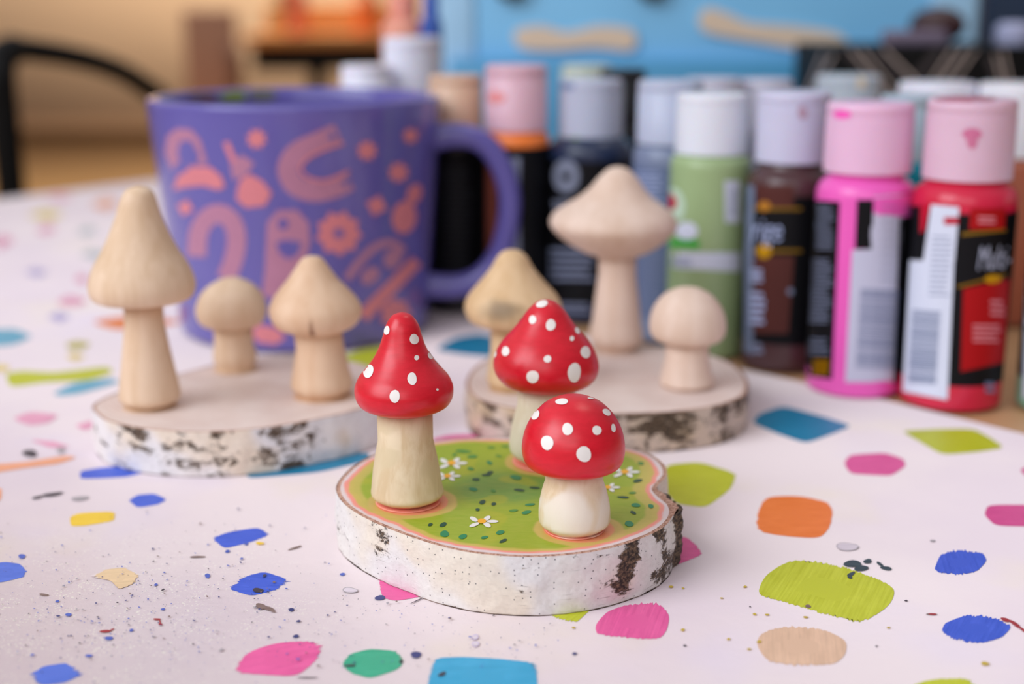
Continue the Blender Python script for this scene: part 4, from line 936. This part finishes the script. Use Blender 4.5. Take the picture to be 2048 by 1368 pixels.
kb = thing('patterned_box', 'black box with thin pale zigzag lines behind the bottles at right', 'box', ((1860-1024)/F*.92, .9, 0))
X0, X1, Yf2, zt2, b2, _ = bx(kb, 'box_body', 1632, 2120, 94, 0.001, .92, .12, plain('black_card', (8, 8, 9), .6, .05, 30, .15), .003)
m = MB(); bv2 = b2.bvh()
for (xa, ya, xb, yb, w_) in [(1745, 98, 1812, 165, 18), (1768, 98, 1830, 160, 5), (1722, 98, 1775, 165, 4), (1700, 98, 1755, 165, 4), (1690, 100, 1745, 165, 14), (1648, 105, 1630, 150, 4), (1668, 110, 1645, 150, 4),
                            (1880, 98, 1830, 158, 18), (1905, 98, 1865, 158, 4), (1930, 98, 1885, 160, 4), (1950, 100, 1905, 165, 4), (1915, 98, 1875, 160, 16), (1990, 110, 2005, 165, 4), (1975, 110, 1995, 165, 14), (2005, 100, 2018, 165, 4)]:
    strip(m, bv2, [(xa, ya), ((xa+xb)/2, (ya+yb)/2), (xb, yb), (xb+(xb-xa), yb+(yb-ya))], w_, 0 if w_ > 10 else 1, .0004 if w_ > 10 else .0007, 4, 2)
link('zigzag_lines', m, [plain('charcoal_stripe', (60, 56, 58), .6, .05, 30, .15), plain('cream_line', (190, 176, 170), .5)], kb)
# things lying on the black box
m = MB(); p = at_t(1825, 84, .98)
ys = []
for i in range(17):
    th = math.pi*i/16; ys.append((.019*math.sin(th), zt2+.0003+.0125*(1-math.cos(th)), p.x, Yf2+.055))
m.lathe(ys, 28); bd = link('wooden_bead', m, plain('dark_maroon', (62, 34, 36), .35), None, (p.x, Yf2+.055, zt2)); tag(bd, 'round dark maroon bead lying on the black patterned box', 'bead')
m = MB(); p2 = at_t(1965, 84, .96); m.lathe([(0, zt2+.0004, p2.x, Yf2+.03), (.011, zt2+.0004, p2.x, Yf2+.03), (.0125, zt2+.003, p2.x, Yf2+.03), (.012, zt2+.012, p2.x, Yf2+.03), (.009, zt2+.015, p2.x, Yf2+.03), (0, zt2+.0155, p2.x, Yf2+.03)], 28)
tag(link('bottle_cap', m, plain('loose_cap', (176, 182, 216), .4), None, (p2.x, Yf2+.03, zt2), 40), 'loose pale lilac bottle cap lying on the black patterned box', 'cap')
m = MB(); p3 = at_t(1772, 84, .97); m.box(p3.x-.022, p3.x+.020, Yf2+.02, Yf2+.036, zt2+.0003, zt2+.010, 0, .004)
tag(link('eraser', m, plain('dusky_lilac', (120, 108, 128), .6), None, (p3.x, Yf2+.028, zt2)), 'flat dusky lilac block lying left of the maroon bead', 'block')
m = MB(); Yd = 1.33; xa, xb = (1915-1024)/F*1.37, (2140-1024)/F*1.37
dr = thing('dark_cabinet', 'dark navy organiser with a brown front panel behind the black box', 'organiser', ((xa+xb)/2, Yd, 0))
m.box(xa, xb, Yd, Yd+.16, .001, .30, 0, .006); link('carcass', m, plain('navy_card', (44, 72, 108), .5), dr)
m = MB(); m.box(xa+.05, xb-.005, Yd-.008, Yd-.0002, .02, .28, 0, .003); link('front_panel', m, plain('brown_panel_far', (74, 62, 76), .5), dr)
# ================================================================= CHAIR behind the table
blk = plain('black_metal', (8, 7, 7), .5, .05, 30, .2)
def tz(px, py, t_): return at_t(px, py, t_)
a1 = tz(-2, 118, 1.34); a2 = tz(320, 192, 1.58)
ch = thing('armchair', 'black bent tube chair at the far left beyond the table', 'chair', ((a1.x+a2.x)/2, (a1.y+a2.y)/2, FZ))
m = MB(); pts_ = [Vector((a1.x, a1.y, FZ+.44)), Vector((a1.x, a1.y, -.12)), Vector((a1.x, a1.y, .03)), Vector((a1.x+.001, a1.y, .085)), tz(22, 100, 1.36), tz(90, 104, 1.40), tz(165, 118, 1.44), tz(235, 140, 1.50), tz(290, 172, 1.55), tz(335, 212, 1.59)]
l_ = pts_[-1]; pts_ += [Vector((l_.x+.03, l_.y+.03, l_.z-.07)), Vector((l_.x+.035, l_.y+.04, -.12)), Vector((l_.x+.035, l_.y+.04, FZ+.44))]
m.tube(pts_, lambda s_: .0118 if s_ > .35 else .0150, 14); link('back_frame', m, blk, ch)
dirv = Vector((l_.x+.035-a1.x, l_.y+.04-a1.y, 0)); nv = Vector((-dirv.y, dirv.x, 0)).normalized()
b0 = Vector((a1.x, a1.y, 0)); cs = [b0, b0+dirv, b0+dirv+nv*.4, b0+nv*.4]
m = MB(); zs = FZ+.44
m.add([(p.x, p.y, zs-.03) for p in cs]+[(p.x, p.y, zs+.012) for p in cs], [(0, 3, 2, 1), (4, 5, 6, 7)]+[(i, (i+1) % 4, (i+1) % 4+4, i+4) for i in range(4)])
link('seat', m, plain('black_seat', (24, 22, 22), .6), ch, sharp=30)
for p in cs:
    m = MB(); m.tube([(p.x, p.y, FZ), (p.x, p.y, zs-.031)], .0115, 12, smooth=False); link('leg', m, blk, ch)
# ================================================================= FAR PEDESTAL TABLE
tf = 5.2; pc = at_t(650, 60, tf)
pt = thing('pedestal_table', 'small far pedestal table with orange wood top and black base', 'table', (pc.x, pc.y, FZ))
zt_ = row(pc.y-.2, 74)[0]; hw = (792-508)/2*tf/F
ow = plain('orange_wood', (226, 150, 74), .4, .08, 12)
m = MB(); m.box(pc.x-hw, pc.x+hw, pc.y-.22, pc.y+.45, zt_-.03, zt_+.012, 0, .01); link('tabletop', m, ow, pt)
m = MB(); m.box(pc.x-hw+.02, pc.x+hw-.02, pc.y-.18, pc.y+.4, zt_-.125, zt_-.0305, 0, .01); link('frame', m, blk, pt)
m = MB(); xl = (632-1024)/F*tf; m.tube([(xl, pc.y, FZ+.03), (xl, pc.y, zt_-.126)], .034, 18, smooth=False); link('pole', m, blk, pt)
m = MB(); m.lathe([(0, FZ, xl, pc.y), (.22, FZ, xl, pc.y), (.22, FZ+.012, xl, pc.y), (.05, FZ+.03, xl, pc.y), (0, FZ+.03, xl, pc.y)], 32); link('foot_plate', m, blk, pt, sharp=40)
bw = thing('serving_tray', 'honey coloured wooden tray box on the far pedestal table', 'tray', (pc.x, pc.y+.3, zt_+.0125))
m = MB(); m.box(pc.x-hw+.01, pc.x+hw-.01, pc.y+.2, pc.y+.42, zt_+.0125, zt_+.12, 0, .012); link('tray_body', m, plain('honey_wood', (230, 174, 106), .5, .08, 12), bw)
m = MB(); m.box(pc.x-hw+.03, pc.x+hw-.03, pc.y+.185, pc.y+.199, zt_+.03, zt_+.05, 0, .004); link('handle', m, plain('honey_wood_dark', (190, 130, 70), .5), bw)
def far_can(px, w, htop, label, rgb, yo=.05, name='canister'):
    x = (px-1024)/F*tf; r = w/2*tf/F
    m = MB(); z0 = zt_+.0125; m.lathe([(0, z0, x, pc.y+yo), (r*.95, z0, x, pc.y+yo), (r, z0+.005, x, pc.y+yo), (r, z0+htop*.7, x, pc.y+yo), (r*.8, z0+htop*.82, x, pc.y+yo), (r*.6, z0+htop*.85, x, pc.y+yo), (r*.6, z0+htop, x, pc.y+yo), (0, z0+htop, x, pc.y+yo)], 24)
    tag(link(name, m, plain('far_'+label[:8], rgb, .5), None, (x, pc.y+yo, z0), 40), label, 'canister')
far_can(604, 40, .2, 'coral red canister on the far pedestal table', (246, 132, 98), -.1)
far_can(738, 52, .16, 'orange canister on the right end of the far pedestal table', (250, 128, 56), -.05)
far_can(556, 26, .2, 'olive brown canister on the left end of the far pedestal table', (170, 140, 92), .12)
# slim reddish chair standing left of the far table
fx = (455-1024)/F*5.0; fy = 4.85
sc_ = thing('side_chair', 'reddish brown chair left of the far pedestal table', 'chair', (fx, fy, FZ))
rw = plain('reddish_wood', (206, 150, 118), .6, .06, 8); rw2 = plain('dark_reddish_wood', (150, 104, 78), .6)
m = MB(); m.box(fx-.10, fx+.085, fy, fy+.035, FZ+.46, .13, 0, .015); link('backrest', m, rw, sc_)
m = MB(); m.box(fx-.1, fx+.13, fy-.32, fy+.03, FZ+.42, FZ+.458, 0, .015); link('seat', m, rw, sc_)
for (dx, dy) in ((-.08, .01), (.11, .01), (-.08, -.3), (.11, -.3)):
    m = MB(); m.box(fx+dx-.015, fx+dx+.015, fy+dy-.013, fy+dy+.013, FZ, FZ+.4195, 0, .004); link('leg', m, rw2, sc_)
m = MB(); m.tube([(fx+.085, fy-.03, -.14), (fx+.09, fy-.05, -.04), (fx+.07, fy-.02, .0)], .026, 12); link('armrest', m, rw2, sc_)
# ================================================================= CAMERA
cam = bpy.data.cameras.new('camera'); co = bpy.data.objects.new('camera', cam); COL.objects.link(co)
co.location = CAM; co.rotation_euler = (math.radians(90)-PITCH, 0, 0)
cam.sensor_width = 36; cam.lens = F/2048*36; cam.clip_start = .01; cam.clip_end = 60
cam.dof.use_dof = True; cam.dof.focus_distance = .343; cam.dof.aperture_fstop = cam.lens/7.5
SC.camera = co
# ================================================================= LIGHT
w = bpy.data.worlds.new('room_light'); SC.world = w; w.use_nodes = True; nt = w.node_tree; bg = nt.nodes['Background']
tc = nt.nodes.new('ShaderNodeTexCoord'); sx = nt.nodes.new('ShaderNodeSeparateXYZ'); nt.links.new(tc.outputs['Generated'], sx.inputs[0])
r1 = nt.nodes.new('ShaderNodeValToRGB'); nt.links.new(sx.outputs['Z'], r1.inputs[0])
e = r1.color_ramp.elements; e[0].position = 0; e[0].color = (.30, .22, .16, 1); e[1].position = .75; e[1].color = (.80, .80, .86, 1)
x = r1.color_ramp.elements.new(.2); x.color = (.48, .43, .42, 1)
r2 = nt.nodes.new('ShaderNodeMapRange'); nt.links.new(sx.outputs['X'], r2.inputs[0]); r2.inputs[1].default_value = -1; r2.inputs[2].default_value = 1; r2.inputs[3].default_value = 1.3; r2.inputs[4].default_value = .45
mx = nt.nodes.new('ShaderNodeVectorMath'); mx.operation = 'SCALE'; nt.links.new(r1.outputs[0], mx.inputs[0]); nt.links.new(r2.outputs[0], mx.inputs['Scale'])
nt.links.new(mx.outputs[0], bg.inputs[0]); bg.inputs[1].default_value = .8
def area(name, loc, tgt, sx_, sy_, power, col):
    l = bpy.data.lights.new(name, 'AREA'); l.shape = 'RECTANGLE'; l.size = sx_; l.size_y = sy_; l.energy = power; l.color = col
    o = bpy.data.objects.new(name, l); COL.objects.link(o); o.location = loc
    o.rotation_euler = (Vector(tgt)-Vector(loc)).to_track_quat('-Z', 'Y').to_euler(); return o
area('window_light', (-1.0, -.2, .85), (-.12, .28, 0), .9, .9, 13.5, (.88, .93, 1))
area('ceiling_lamp', (.5, 1.0, 1.75), (.1, .5, 0), .5, .5, 2.5, (1, .9, .78))
area('fill_light_behind', (-.35, -1.1, .8), (0, .45, .05), 1.2, .8, 6, (.95, .96, 1))  # added fill behind the camera to brighten faces turned towards it, no real window
area('far_lamp', (-1.5, 6.0, 2.3), (-1.5, 8.5, .2), 2.2, 1.4, 310, (1, .9, .75))
SC.view_settings.view_transform = 'Standard'; SC.view_settings.look = 'None'; SC.view_settings.gamma = 1; SC.view_settings.use_curve_mapping = False
SC.view_settings.exposure = 0.0
